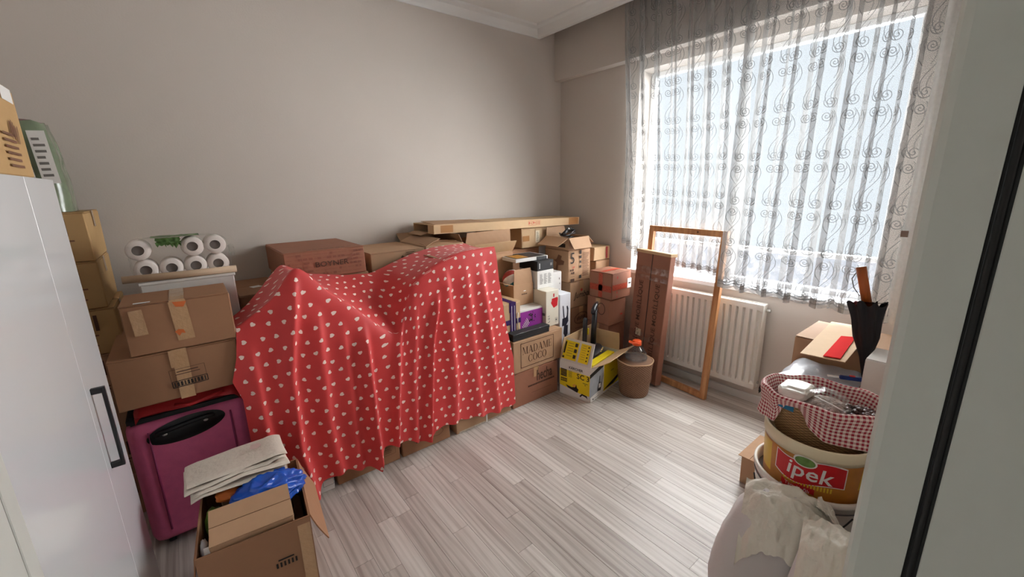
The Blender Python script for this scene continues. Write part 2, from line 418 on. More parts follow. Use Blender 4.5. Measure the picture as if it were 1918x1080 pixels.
# face frames of a box of size (sx,sy,sz) whose base centre is the origin: point on face + axes
def face_frame(dim, face):
    sx, sy, sz = dim
    return {'-y': (Vector((0, -sy/2, sz/2)), Vector((1, 0, 0)), Vector((0, 0, 1)), sx, sz),
            '-x': (Vector((-sx/2, 0, sz/2)), Vector((0, -1, 0)), Vector((0, 0, 1)), sy, sz),
            '+x': (Vector((sx/2, 0, sz/2)), Vector((0, 1, 0)), Vector((0, 0, 1)), sy, sz),
            '+z': (Vector((0, 0, sz)), Vector((1, 0, 0)), Vector((0, 1, 0)), sx, sy)}[face]
def face_mat(dim, face, u, v, rot=0.0, lift=0.0015):
    o, a, b, w, h = face_frame(dim, face); n = a.cross(b)
    p = o + a*(u*w/2) + b*(v*h/2) + n*lift
    a2 = a*math.cos(rot)+b*math.sin(rot); b2 = b*math.cos(rot)-a*math.sin(rot)
    m = Matrix((a2, b2, n)).transposed().to_4x4(); m.translation = p
    return m
def text_mesh(s, size, bold=0.0, xs=1.0, shear=0.0):
    cu = bpy.data.curves.new('lettering', 'FONT'); cu.body = s; cu.size = size; cu.align_x = 'CENTER'; cu.align_y = 'CENTER'
    cu.offset = bold*size; cu.resolution_u = 2; cu.shear = shear
    ob = bpy.data.objects.new('lettering', cu); COL.objects.link(ob)
    me = bpy.data.meshes.new_from_object(ob)
    bpy.data.objects.remove(ob, do_unlink=True); bpy.data.curves.remove(cu)
    if xs != 1.0:
        for v in me.vertices: v.co.x *= xs
    return me
def write(parent, dim, face, s, size, u=0, v=0, mat=None, rot=0.0, bold=0.0, xs=1.0, lift=0.0015, shear=0.0, name='printed_lettering'):
    o = link(name, text_mesh(s, size, bold, xs, shear), mat or INK_BROWN, parent)
    o.matrix_local = face_mat(dim, face, u, v, rot, lift)
    return o
def patch(parent, dim, face, w, h, u=0, v=0, mat=None, rot=0.0, lift=0.001, name='printed_panel', pts=None):
    bm = bmesh.new()
    pts = pts or [(-w/2, -h/2), (w/2, -h/2), (w/2, h/2), (-w/2, h/2)]
    bm.faces.new([bm.verts.new((x, y, 0)) for x, y in pts])
    o = finish(bm, name, mat, parent); o.matrix_local = face_mat(dim, face, u, v, rot, lift)
    return o
def marks(parent, dim, face, rects, mat, u=0, v=0, rot=0.0, lift=0.0018, name='printed_marks'):
    """many small flat printed bars in one print: (x, y, w, h) in metres from the anchor"""
    bm = bmesh.new()
    for x, y, w, h in rects:
        bm.faces.new([bm.verts.new(p) for p in ((x-w/2, y-h/2, 0), (x+w/2, y-h/2, 0), (x+w/2, y+h/2, 0), (x-w/2, y+h/2, 0))])
    o = finish(bm, name, mat, parent); o.matrix_local = face_mat(dim, face, u, v, rot, lift)
    return o
def frame_rects(w, h, t): return [(0, h/2, w, t), (0, -h/2, w, t), (-w/2, 0, t, h), (w/2, 0, t, h)]
def lines_rects(w, h, n, rnd=None):
    rnd = rnd or random.Random(3); out = []
    for i in range(n):
        ww = w*(0.55+0.45*rnd.random()); out.append((-(w-ww)/2, h/2-(i+0.5)*h/n, ww, h/n*0.42))
    return out
def ring_mesh(name, rx, ry, t, mat, parent, dim, face, u, v, rot=0.0, n=40):
    bm = bmesh.new(); A = []; B = []
    for k in range(n):
        a = 2*PI*k/n; A.append(bm.verts.new((rx*math.cos(a), ry*math.sin(a), 0))); B.append(bm.verts.new(((rx-t)*math.cos(a), (ry-t)*math.sin(a), 0)))
    for k in range(n): bm.faces.new((A[k], A[(k+1) % n], B[(k+1) % n], B[k]))
    o = finish(bm, name, mat, parent); o.matrix_local = face_mat(dim, face, u, v, rot, 0.0018); return o

class Box:
    pass
def carton(name, label, x0, x1, y0, y1, z0, z1, mat=None, rz=0.0, axis='x', tape=TAPE, ends=True, group=None, jit=0.006, flaps=True, cat='cardboard box', bev=0.004):
    """closed shipping box: body, two top flaps meeting in a seam, a strip of tape"""
    mat = mat or KRAFT
    c = Box(); sx, sy, sz = x1-x0, y1-y0, z1-z0; c.dim = (sx, sy, sz)
    c.root = thing(name, label, cat, ((x0+x1)/2, (y0+y1)/2, z0), rz, group)
    ft = 0.004 if flaps else 0
    box('body', -sx/2, sx/2, -sy/2, sy/2, 0, sz-ft, mat, c.root, bev, 1, jit)
    if flaps:
        if axis == 'x':
            box('flap', -sx/2+.003, sx/2-.003, -sy/2+.003, -0.0015, sz-ft, sz-.001, mat, c.root)
            box('flap', -sx/2+.003, sx/2-.003, 0.0015, sy/2-.003, sz-ft, sz-.001, mat, c.root)
        else:
            box('flap', -sx/2+.003, -0.0015, -sy/2+.003, sy/2-.003, sz-ft, sz-.001, mat, c.root)
            box('flap', 0.0015, sx/2-.003, -sy/2+.003, sy/2-.003, sz-ft, sz-.001, mat, c.root)
    if tape:
        bm = bmesh.new(); w = 0.024; e = 0.0006
        d = min(0.07, sz*0.4) if ends else 0
        if axis == 'x':
            path = [(-sx/2-e, sz-d), (-sx/2-e, sz+e), (sx/2+e, sz+e), (sx/2+e, sz-d)]
            pr = [[bm.verts.new((p[0], s*w, p[1])) for s in (-1, 1)] for p in path]
        else:
            path = [(-sy/2-e, sz-d), (-sy/2-e, sz+e), (sy/2+e, sz+e), (sy/2+e, sz-d)]
            pr = [[bm.verts.new((s*w, p[0], p[1])) for s in (1, -1)] for p in path]
        for i in range(3): 
            if d == 0 and i != 1: continue
            bm.faces.new((pr[i][0], pr[i][1], pr[i+1][1], pr[i+1][0]))
        finish(bm, 'tape', tape, c.root)
    return c
def open_carton(name, label, x0, x1, y0, y1, z0, z1, flaps=(), mat=None, rz=0.0, inner=None, group=None, t=0.005, cat='cardboard box', taper=0.0):
    """open box with real walls; flaps: (side, angle from straight up outward, length, inset)"""
    mat = mat or KRAFT
    c = Box(); sx, sy, sz = x1-x0, y1-y0, z1-z0; c.dim = (sx, sy, sz)
    c.root = thing(name, label, cat, ((x0+x1)/2, (y0+y1)/2, z0), rz, group)
    bm = bmesh.new()
    def ring(ix, iy, z): return [bm.verts.new(p) for p in ((-ix, -iy, z), (ix, -iy, z), (ix, iy, z), (-ix, iy, z))]
    o0 = ring(sx/2-taper, sy/2-taper, 0); o1 = ring(sx/2, sy/2, sz); i1 = ring(sx/2-t, sy/2-t, sz); i0 = ring(sx/2-t-taper, sy/2-t-taper, t)
    bm.faces.new(o0[::-1]); bm.faces.new(i0)
    for a, b in ((o0, o1), (o1, i1), (i1, i0)):
        for k in range(4): bm.faces.new((a[k], a[(k+1) % 4], b[(k+1) % 4], b[k]))
    finish(bm, 'body', mat, c.root)
    for fl in flaps:
        side, ang, ln = fl[:3]; inset = fl[3] if len(fl) > 3 else 0.004; mt = fl[4] if len(fl) > 4 else mat
        W = sx if side in ('-y', '+y') else sy
        bm = bmesh.new()
        tap = 0.012
        pts = [(-W/2+inset, 0), (W/2-inset, 0), (W/2-inset-tap, ln), (-W/2+inset+tap, ln)]
        n = 5; rows = []
        for k in range(n+1):
            s = k/n; bend = 0.10*ln*math.sin(s*PI)*0.25
            rows.append(((pts[0][0]+(pts[3][0]-pts[0][0])*s), (pts[1][0]+(pts[2][0]-pts[1][0])*s), ln*s, bend))
        vs = [[bm.verts.new((a, -b, z)), bm.verts.new((c2, -b, z))] for a, c2, z, b in rows]
        fs = [bm.faces.new((vs[k][0], vs[k][1], vs[k+1][1], vs[k+1][0])) for k in range(n)]
        solid(bm, geom=fs, thickness=0.004)
        f = finish(bm, 'flap', mt, c.root)
        rotz = {'-y': 0, '+x': PI/2, '+y': PI, '-x': -PI/2}[side]
        off = {'-y': (0, -sy/2+.002, sz), '+y': (0, sy/2-.002, sz), '-x': (-sx/2+.002, 0, sz), '+x': (sx/2-.002, 0, sz)}[side]
        f.matrix_local = Matrix.Translation(off) @ Matrix.Rotation(rotz, 4, 'Z') @ Matrix.Rotation(math.radians(ang), 4, 'X')
        c.__dict__.setdefault('flaps', []).append(f)
    return c
def interp(pts, x):
    if x <= pts[0][0]: return pts[0][1]
    for (a, p), (b, q) in zip(pts, pts[1:]):
        if x <= b:
            s = (x-a)/(b-a); return p+(q-p)*s
    return pts[-1][1]
def smooth_interp(pts, x):
    if x <= pts[0][0]: return pts[0][1]
    for (a, p), (b, q) in zip(pts, pts[1:]):
        if x <= b:
            s = (x-a)/(b-a); s = s*s*(3-2*s); return p+(q-p)*s
    return pts[-1][1]

# ================================================================== THE ROOM
XL, XR, YF, YB, ZC = -0.85, 2.95, 0.06, 2.94, 2.80     # left wall, window wall, door wall (room face), back wall, ceiling
WY0, WY1, WZ0, WZ1 = 0.50, 2.09, 0.80, 2.34            # window opening

# floor: base slab + individual laminate strips
fl = structure(box('floor', XL-.1, XR+.1, -0.45, YB+.1, -0.06, -0.0035, FLOOR_GAP))
strip = 0.08; mesh_cache = {}
rnd = random.Random(11)
def plank_mesh(L):
    L = round(L, 2)
    if L not in mesh_cache:
        bm = bmesh.new(); add_box(bm, 0.0004, strip-0.0004, 0.0004, L-0.0004, -0.0034, 0)
        bmesh.ops.bevel(bm, geom=[e for e in bm.edges if all(v.co.z > -0.001 for v in e.verts)], offset=0.0005, segments=1, affect='EDGES')
        me = bpy.data.meshes.new('plank'); bm.to_mesh(me); bm.free(); me.materials.append(FLOOR); mesh_cache[L] = me
    return mesh_cache[L]
x = 0.736-strip*20
while x < XR:
    if x > XL-strip:
        y = -0.3-rnd.random()*0.6
        while y < YB:
            L = rnd.choice((0.46, 0.56, 0.7, 0.86, 1.05))
            o = bpy.data.objects.new('plank', plank_mesh(L)); COL.objects.link(o); o.parent = fl; o.location = (x, y, 0)
            y += L
    x += strip

# walls
structure(box('wall_back', XL-.1, XR+.25, YB, YB+.15, 0, 3.1, WALL))
structure(box('wall_left', XL-.15, XL, YF-.1, YB, 0, 3.1, WALL))
def window_wall():
    bm = bmesh.new(); X1 = XR+0.24
    add_box(bm, XR, X1, -.1, WY0, 0, 3.1); add_box(bm, XR, X1, WY1, YB, 0, 3.1)
    add_box(bm, XR, X1, WY0, WY1, 0, WZ0); add_box(bm, XR, X1, WY0, WY1, WZ1, 3.1)
    return structure(finish(bm, 'wall_window', WALL))
window_wall()
DX0, DX1, DZ = -0.275, 0.585, 2.08
def door_wall():
    bm = bmesh.new()
    add_box(bm, XL, DX0, -.09, YF, 0, 3.1); add_box(bm, DX1, XR, -.09, YF, 0, 3.1); add_box(bm, DX0, DX1, -.09, YF, DZ, 3.1)
    return structure(finish(bm, 'wall_front', WALL))
door_wall()
# the hallway behind the camera
structure(box('wall_hall_back', -1.6, 1.9, -1.5, -1.4, 0, 2.8, WALL)); structure(box('wall_hall_left', -1.7, -1.6, -1.5, -.09, 0, 2.8, WALL)); structure(box('wall_hall_right', 1.9, 2.0, -1.5, -.09, 0, 2.8, WALL))
structure(box('ceiling_hall', -1.7, 2.0, -1.5, -.09, 2.8, 2.9, CEIL)); structure(box('floor_hall', -1.7, 2.0, -1.5, -.45, -.06, 0.0, plain('hall_floor', S(190, 184, 178), 0.4)))
# beam over the window
structure(box('wall_beam', 2.865, XR, YF, YB, 2.415, 3.0, WALL, None, 0.002))
# ceiling with curtain recess
structure(box('ceiling', XL-.1, 2.67, YF-.1, YB, ZC, ZC+.2, CEIL))
structure(box('ceiling_recess', 2.67, 2.865, YF-.1, YB, 2.96, 3.1, CEIL))
def crown(name, pts, path):
    """extrude a 2-D crown profile (out, z) between two ends; path: (start, end, out direction)"""
    a, b, out = Vector(path[0]), Vector(path[1]), Vector(path[2])
    bm = bmesh.new(); R = []
    for p in (a, b): R.append([bm.verts.new((p.x+out.x*d, p.y+out.y*d, z)) for d, z in pts])
    n = len(pts)
    for k in range(n): bm.faces.new((R[0][k], R[0][(k+1) % n], R[1][(k+1) % n], R[1][k]))
    bm.faces.new(R[0][::-1]); bm.faces.new(R[1])
    bmesh.ops.recalc_face_normals(bm, faces=bm.faces[:])
    return structure(finish(bm, name, TRIM))
cp = [(0, 2.724), (0.012, 2.724), (0.02, 2.742), (0.045, 2.775), (0.075, 2.788), (0.085, 2.80), (0, 2.80)]
crown('trim_1', cp, ((XL, YB, 0), (2.67, YB, 0), (0, -1, 0)))
crown('trim_2', [(-0.02, 2.724), (0.0, 2.722), (0.012, 2.724), (0.022, 2.745), (0.05, 2.778), (0.08, 2.79), (0.088, 2.80), (-0.02, 2.80)], ((2.67, YF, 0), (2.67, YB, 0), (-1, 0, 0)))
crown('trim_3', cp, ((XL, YF, 0), (XL, YB, 0), (1, 0, 0)))
crown('trim_4', cp, ((XL, YF, 0), (2.67, YF, 0), (0, 1, 0)))
structure(box('baseboard_window', XR-.014, XR, YF, YB, 0, 0.06, TRIM, None, 0.003))
structure(box('baseboard_back', XL, XR-.014, YB-.014, YB, 0, 0.06, TRIM, None, 0.003))

# window: plastic frame, mullion, two sashes, glass, stone sill
def window():
    w = bpy.data.objects.new('window_1', None); COL.objects.link(w); structure(w)
    x0, x1 = 3.10, 3.16
    def bar(nm, a, b, c, d, t0=x0, t1=x1): return box(nm, t0, t1, a, b, c, d, PVC, w, 0.004)
    fw = 0.035
    bar('frame_bar', WY0, WY1, WZ0, WZ0+fw); bar('frame_bar', WY0, WY1, WZ1-fw, WZ1)
    bar('frame_bar', WY0, WY0+fw, WZ0+fw, WZ1-fw); bar('frame_bar', WY1-fw, WY1, WZ0+fw, WZ1-fw)
    zt = 1.045; bar('transom', WY0+fw, WY1-fw, zt-.014, zt+.014)
    FROST = mat_clear('frosted_glass', (0.86, 0.87, 0.9, 1), 0.35, 0.4)
    box('pane', 3.127, 3.133, WY0+fw, WY1-fw, zt+.014, WZ1-fw, GLASS, w); box('lower_pane', 3.127, 3.133, WY0+fw, WY1-fw, WZ0+fw, zt-.014, FROST, w)
    box('sill', 2.93, 3.10, WY0-.03, WY1+.03, WZ0-.025, WZ0+.008, PVC, w, 0.004)
window()

# door frame (strike side), header and the open door leaf
def door_frame():
    t = bpy.data.objects.new('door_2', None); COL.objects.link(t); structure(t)
    # right jamb: room-side lip, dark seal groove, inner lining
    bm = bmesh.new()
    prof = [(0.56, 0.0262), (0.56, 0.064), (0.5625, 0.0705), (0.568, 0.0745), (0.64, 0.0745), (0.64, YF), (DX1, YF), (DX1, 0.0262)]
    for z in (0, 2.05): pass
    R = [[bm.verts.new((px, py, z)) for px, py in prof] for z in (0, 2.05)]
    n = len(prof)
    for k in range(n): bm.faces.new((R[0][k], R[0][(k+1) % n], R[1][(k+1) % n], R[1][k]))
    bm.faces.new(R[1]); bmesh.ops.recalc_face_normals(bm, faces=bm.faces[:])
    finish(bm, 'jamb_lip', JAMB, t)
    box('seal', 0.5635, DX1, 0.0150, 0.0262, 0, 2.05, RUBBER, t)
    tube('seal_bead', [(0.5625, 0.0207, 0.0), (0.5625, 0.0207, 2.05)], 0.0032, RUBBER, t, 8)
    box('jamb_lining', 0.56, DX1, -.10, 0.0150, 0, 2.05, JAMB, t, 0.001)
    box('jamb_lining', DX0, -0.292, -.10, 0.045, 0, 2.05, JAMB, t, 0.001) if DX0 < -0.292 else box('jamb_lining', DX0-.02, DX0+.004, -.10, 0.045, 0, 2.05, JAMB, t, 0.001)
    box('head_lining', DX0, DX1, -.10, 0.0745, 2.05, DZ, JAMB, t, 0.001)
door_frame()
def door_leaf():
    t = bpy.data.objects.new('door_1', None); COL.objects.link(t); structure(t)
    box('panel', -0.292, -0.25, 0.08, 0.822, 0.008, 2.045, JAMB, t, 0.001)
    box('seal', -0.292, -0.2525, 0.822, 0.8275, 0.008, 2.045, RUBBER, t)
    box('edge_strip', -0.292, -0.25, 0.8275, 0.870, 0.008, 2.045, JAMB, t, 0.0015)
door_leaf()

# radiator
def radiator():
    y0, y1, z0, z1, xf, xb = 1.005, 1.965, 0.135, 0.725, 2.858, 2.93
    r = thing('panel_radiator', 'white ribbed panel radiator under the window', 'radiator', (2.895, (y0+y1)/2, 0))
    L = y1-y0; ox = -2.895; oy = -(y0+y1)/2
    def P(nm, *a, **k):
        a = list(a); return box(nm, a[0]+ox, a[1]+ox, a[2]+oy, a[3]+oy, a[4], a[5], RAD, r, k.get('bevel', 0.003))
    # ribbed front: trapezoid flutes with plain band top and bottom
    n = 21; pts = []
    p = (L-0.04)/n
    for i in range(n):
        b = -L/2+0.02+i*p
        pts += [(b, 0.02), (b+p*0.22, 0.02), (b+p*0.34, 0.0), (b+p*0.88, 0.0), (b+p, 0.02)]
    pts = [(-L/2, 0.0)] + pts + [(L/2, 0.0)]
    bm = bmesh.new(); rows = []
    for z, k in ((z0, 0), (z0+.035, 0), (z0+.05, 1), (z1-.05, 1), (z1-.035, 0), (z1, 0)):
        rows.append([bm.verts.new((xf+ox+d*k, yy, z)) for yy, d in pts])
    for A, B in zip(rows, rows[1:]):
        for k in range(len(A)-1): bm.faces.new((A[k], A[k+1], B[k+1], B[k]))
    solid(bm, geom=bm.faces[:], thickness=-0.002)
    finish(bm, 'ribbed_panel', RAD, r)
    P('back_panel', xb-.012, xb, y0, y1, z0, z1-.01)
    P('side_cover', xf+.001, xb, y0-.003, y0+.001, z0+.004, z1); P('side_cover', xf+.001, xb, y1-.001, y1+.003, z0+.004, z1)
    bm = bmesh.new()   # top grille: rails and cross slots
    for xx in (xf+.002, xf+.022, xf+.042, xf+.062): add_box(bm, xx+ox, xx+.006+ox, -L/2, L/2, z1-.004, z1+.002)
    for k in range(40): add_box(bm, xf+ox+.002, xf+ox+.07, -L/2+L*k/40, -L/2+L*k/40+0.008, z1-.004, z1)
    finish(bm, 'top_grille', RAD, r)
    bm = bmesh.new(); yv = -L/2
    tube_bm(bm, [(0.012, yv-.001, z1-.04), (0.012, yv-.018, z1-.04)], 0.009, 10); tube_bm(bm, [(0.012, yv-.018, z1-.04), (0.012, yv-.03, z1-.04)], 0.012, 6)
    finish(bm, 'air_valve', STEEL, r)
    bm = bmesh.new(); tube_bm(bm, [(0.012, yv-.001, z0+.04), (0.012, yv-.012, z0+.04)], 0.01, 8); finish(bm, 'plug', STEEL, r)
    tube('bracket', [(0.035, -L*0.3, z0+.1), (0.055, -L*0.3, z0+.1)], 0.012, STEEL, r)
    tube('bracket', [(0.035, L*0.3, z0+.1), (0.055, L*0.3, z0+.1)], 0.012, STEEL, r)
radiator()

# ------------------------------------------------------------------ curtain
def curtain():
    c = thing('curtain', 'white sheer curtain embroidered with swirls, hanging over the window', 'curtain', (2.77, 1.25, 0.8))
    ox, oy, oz = 2.77, 1.25, 0.8
    YL, YR, ZT = 2.145, 0.395, 2.90
    NP = 14                       # pleats
    rn = random.Random(4)
    ph = [rn.uniform(-0.5, 0.5) for _ in range(NP+2)]; am = [rn.uniform(0.75, 1.25) for _ in range(NP+2)]
    def plan(u, t):
        """plan position of the cloth at width fraction u and height t (0 hem, 1 rail)"""
        k = u*NP; i = int(min(k, NP-1e-6)); fr = k-i
        amp = (am[i]*(1-fr)+am[i+1]*fr)*(0.046-0.014*t)
        phase = (ph[i]*(1-fr)+ph[i+1]*fr)
        a = 2*PI*k+phase
        y = YL+(YR-YL)*u
        # pushed back against the sill behind the wooden frame, swinging forward past it
        sw = 1/(1+math.exp((y-1.222)/0.0045))
        back = smooth_interp([(0.36, 0), (0.95, 1), (1.25, 1)], 1-t+0.0)
        xback = 2.778+0.112*smooth_interp([(0.0, 0), (0.75, 1)], 1-t)
        xfree = 2.765-0.035*(1-t)*(1 if y < 1.2 else 1)
        x = xback*(1-sw)+xfree*sw
        ampf = amp*(1-0.72*(1-sw)*smooth_interp([(0.35, 0), (0.8, 1)], 1-t))
        return x+ampf*math.cos(a), y+0.026*math.sin(2*a)*(amp/0.04)
    NU, NV = NP*40, 34
    # cloth length along u measured at mid height
    S_ = [0.0]
    for i in range(NU):
        a = plan(i/NU, 0.5); b = plan((i+1)/NU, 0.5); S_.append(S_[-1]+math.hypot(b[0]-a[0], b[1]-a[1]))
    PU = 0.088
    def su(u): return S_[int(round(u*NU))]
    def zh(u):
        y = YL+(YR-YL)*u
        hem = interp([(0.39, 0.79), (0.52, 0.815), (1.2, 0.845), (1.27, 0.86), (1.30, 0.88), (1.7, 0.90), (2.0, 0.93), (2.08, 1.02), (2.15, 1.05)], y)
        return hem - 0.016*abs(math.sin(PI*su(u)/PU))
    def fn(u, v):
        x, y = plan(u, v); z0 = zh(u); z = z0+(ZT-z0)*v
        return (x-ox, y-oy, z-oz)
    # finer rows near the hem so the scallops read
    def fn2(u, v): return fn(u, v)
    def uvf(u, v): return (su(u), (ZT-0.86)*v - 0.016*abs(math.sin(PI*su(u)/PU))*(1-v))
    grid('embroidered_cloth', fn2, NU, NV, CURTAIN, c, True, uvf)
    # plain selvedge at the window side next to the door jamb
    def sel(u, v):
        z = 0.79+(ZT-0.79)*v
        return (2.735+0.012*math.sin(u*9+v*3)+0.004*math.sin(v*60)-ox, 0.40-0.075*u-oy, z-oz)
    grid('selvedge', sel, 10, 60, VOILE, c, True)
    box('tab', 2.722-ox, 2.730-ox, 0.375-oy, 0.402-oy, 1.228-oz, 1.258-oz, plain('brown_tab', S(150, 132, 120), 0.6), c, 0.001)
    tube('rail', [(2.775-ox, YL+.1-oy, ZT+.012-oz), (2.775-ox, 0.2-oy, ZT+.012-oz)], 0.012, TRIM, c)
curtain()

# ================================================================== LEFT SIDE
def cabinet():
    y0, y1, xf, xb, zt = 0.93, 1.875, -0.27, -0.78, 1.548
    c = thing('cabinet', 'tall glossy white cabinet with a black bar handle', 'cabinet', ((xf+xb)/2, (y0+y1)/2, 0))
    ox, oy = -(xf+xb)/2, -(y0+y1)/2
    box('body', xb+ox, xf-.019+ox, y0+oy, y1+oy, 0.0, zt, GLOSS, c, 0.002)
    ys = 1.545
    for a, b in ((y0, ys-.0015), (ys+.0015, y1)):
        d = box('door', xf-.018+ox, xf+ox, a+oy, b+oy, 0.06, zt-.001, GLOSS, c, 0.0006)
        if a > 1.2:
            yh = ys+0.055
            bm = bmesh.new(); add_box(bm, xf+.022+ox, xf+.031+ox, yh-.006+oy, yh+.006+oy, 0.708, 0.965)
            bmesh.ops.bevel(bm, geom=bm.edges[:], offset=0.0015, segments=1, affect='EDGES'); finish(bm, 'handle', BLACK, d)
            for z in (0.708, 0.947): box('handle_foot', xf+ox, xf+.024+ox, yh-.006+oy, yh+.006+oy, z, z+.018, BLACK, d, 0.0015)
cabinet()

# box standing on the cabinet
c = carton('cardboard_box', 'orange-tan carton with green print standing on the white cabinet', -0.66, -0.285, 1.36, 1.762, 1.549, 1.775, KRAFT_GOLD, tape=None)
patch(c.root, c.dim, '+x', 0.10, 0.035, 0.62, 0.80, WHITE, -0.0, name='paper_label')
patch(c.root, c.dim, '+x', 0.07, 0.06, -0.75, 0.45, INK_GREEN)
marks(c.root, c.dim, '+x', lines_rects(0.12, 0.09, 6, random.Random(5)), INK_FADED, 0.25, -0.45)
marks(c.root, c.dim, '+x', [(-.03+.012*k, .004*(k % 2), .008, .03+.008*(k % 3)) for k in range(6)], INK_FADED, 0.5, -0.02, -0.3)

# stack of produce cartons in the back left corner
rr = random.Random(21)
zz = 0.0
stack_lbl = ['lowest brown carton of the corner stack behind the white cabinet', 'second lowest brown carton of the corner stack behind the white cabinet', 'third carton from the floor in the corner stack behind the white cabinet',
             'fourth carton from the floor in the corner stack behind the white cabinet', 'fifth carton of the corner stack, tan with a dark word', 'sixth carton of the corner stack, tan with a printed block', 'topmost tan carton of the corner stack under the green pack']
hs = [0.215, 0.20, 0.20, 0.205, 0.205, 0.205, 0.205]
for i, h in enumerate(hs):
    dx = rr.uniform(-.012, .012)
    c = carton('cardboard_box', stack_lbl[i], -0.76+dx, -0.28+dx, 2.46, 2.86, zz, zz+h-.001, KRAFT_GOLD if i > 3 else KRAFT, tape=TAPE, group='cartons stacked in the back left corner')
    marks(c.root, c.dim, '-y', [(-.06+.022*k, .006*(k % 2), .012, .045+.012*((k*7) % 3)) for k in range(6)]+[(-.06, .03, .03, .008)], INK_BROWN, 0.5, 0.35)
    marks(c.root, c.dim, '-y', lines_rects(0.15, 0.06, 4, rr), INK_FADED, 0.5, -0.35)
    zz += h
def green_pack():
    p = thing('wrapped_pack', 'tall green plastic-wrapped pack with white stickers on the corner carton stack', 'plastic pack', (-0.535, 2.62, zz))
    PACK = plain('printed_green_film', S(120, 134, 108), 0.22, var=0.3, scale=11, bump=0.4, bscale=14, coat=0.4)
    def fn(u, v):
        a = 2*PI*u; e = 4.5
        ca, sa = math.cos(a), math.sin(a)
        r = (abs(ca)**e+abs(sa)**e)**(-1/e)
        h = 0.35*v; q = 1-0.12*v**3
        w = 1+0.03*noise.noise((ca*3, sa*3, v*7))
        return (0.205*r*ca*q*w, 0.12*r*sa*q*w, h+0.008*noise.noise((ca*5, sa*5, v*5))*v)
    grid('film_wrap', fn, 48, 16, PACK, p)
    grid('top', lambda u, v: tuple(Vector(fn(u, 1.0))*(1-v*0.98)*Vector((1, 1, 0))[0] if False else (fn(u, 1.0)[0]*(1-v), fn(u, 1.0)[1]*(1-v), fn(u, 1.0)[2]+0.02*v)), 48, 4, plain('dark_red_film', S(110, 44, 48), 0.4), p)
    d = (0.40, 0.235, 0.35)
    for k, (u, v, w, h, r) in enumerate(((0.52, -0.22, 0.055, 0.17, 0.06), (0.84, 0.22, 0.05, 0.2, 0.05))):
        s = patch(p, d, '-y', w, h, u, v, WHITE, r, lift=0.008, name='sticker')
        marks(p, d, '-y', lines_rects(w*0.7, h*0.8, 7, random.Random(k)), INK_GREY, u, v, r, lift=0.0095)
green_pack()

# suitcase with boxes above
def suitcase():
    s = thing('suitcase', 'pink suitcase with a black top grip beneath two brown cartons', 'suitcase', (-0.09, 2.252, 0))
    PINK = plain('pink_fabric_shell', S(224, 108, 152), 0.55, var=0.08, scale=30, bump=0.08, bscale=300)
    w, d = 0.42, 0.28
    bm = bmesh.new(); add_box(bm, -w/2, w/2, -d/2, d/2, 0.03, 0.60)
    bmesh.ops.bevel(bm, geom=bm.edges[:], offset=0.045, segments=5, affect='EDGES', profile=0.55)
    finish(bm, 'shell', PINK, s, True)
    for xx in (-0.14, 0.14): tube('piping', [(xx, -d/2-.002, 0.09), (xx, -d/2-.003, 0.3), (xx, -d/2-.002, 0.555)], 0.004, plain('dark_pink_piping', S(150, 48, 96), 0.6), s, 6)
    # black grip plate near the top of the front, with a raised carry handle
    def plate(u, v):
        a = 2*PI*u; r = v
        return (-0.015+0.135*r*math.cos(a), -d/2-.004-0.012*(1-r*r), 0.535+0.052*r*math.sin(a)+0.012*math.cos(a)*r)
    grid('grip_plate', plate, 40, 6, BLACK, s)
    tube('carry_handle', [(-0.02+0.10*math.cos(a), -d/2-.012-0.02*math.sin(a), 0.55+0.012*math.cos(a)+0.015*math.sin(a)) for a in [PI*k/10 for k in range(11)]], 0.009, BLACK, s)
    for q in (-0.09, 0.05): blob('chrome_rivet', (q, -d/2-.018, 0.545+q*0.1), (0.009, 0.004, 0.006), STEEL, s, 0.0, sub=2)
    bm = bmesh.new(); add_box(bm, -w/2+.01, w/2-.01, -d/2+.012, d/2-.012, 0.585, 0.628)
    bmesh.ops.bevel(bm, geom=bm.edges[:], offset=0.012, segments=2, affect='EDGES'); finish(bm, 'top_cover', BLACK_MATTE, s)
    for q in (-0.15, 0.15):
        lathe('wheel', [(0.0, -.012), (0.022, -.012), (0.024, 0), (0.022, .012), (0.0, .012)], BLACK, s, 16).matrix_local = Matrix.Translation((q, -0.09, 0.024)) @ Matrix.Rotation(PI/2, 4, 'Y')
        lathe('wheel', [(0.0, -.012), (0.022, -.012), (0.024, 0), (0.022, .012), (0.0, .012)], BLACK, s, 16).matrix_local = Matrix.Translation((q, 0.09, 0.024)) @ Matrix.Rotation(PI/2, 4, 'Y')
        box('wheel_housing', q-.03, q+.03, -0.12, 0.12, 0.03, 0.06, BLACK, s, 0.006)
suitcase()
def red_bag():
    b = thing('red_bag', 'folded red bag squeezed between the pink suitcase and the brown carton', 'bag', (-0.08, 2.27, 0.629))
    def fn(u, v):
        x = -0.18+0.36*u; y = -0.165+0.33*v
        z = 0.052+0.005*noise.noise((x*20, y*20, 1))-0.05*max(0, abs(2*v-1)-0.86)/0.14-0.03*max(0, abs(2*u-1)-0.9)/0.1
        return (x, y+0.01*math.sin(u*11), z)
    REDF = plain('red_nylon', S(190, 40, 44), 0.5, bump=0.2, bscale=40)
    o = grid('cloth', fn, 30, 16, REDF, b); 
    grid('cloth_base', lambda u, v: (-0.18+0.36*u, -0.165+0.33*v, 0.001), 4, 4, REDF, b)
    tube('strap', [(-0.05, -0.17, 0.02), (0.0, -0.185, 0.012), (0.06, -0.178, 0.02), (0.12, -0.17, 0.03)], 0.008, REDF, b)
red_bag()
c = carton('cardboard_box', 'wide brown carton with a black printed label, resting on the pink suitcase', -0.292, 0.118, 2.05, 2.60, 0.692, 0.896, KRAFT_DARK, axis='y', tape=TAPE)
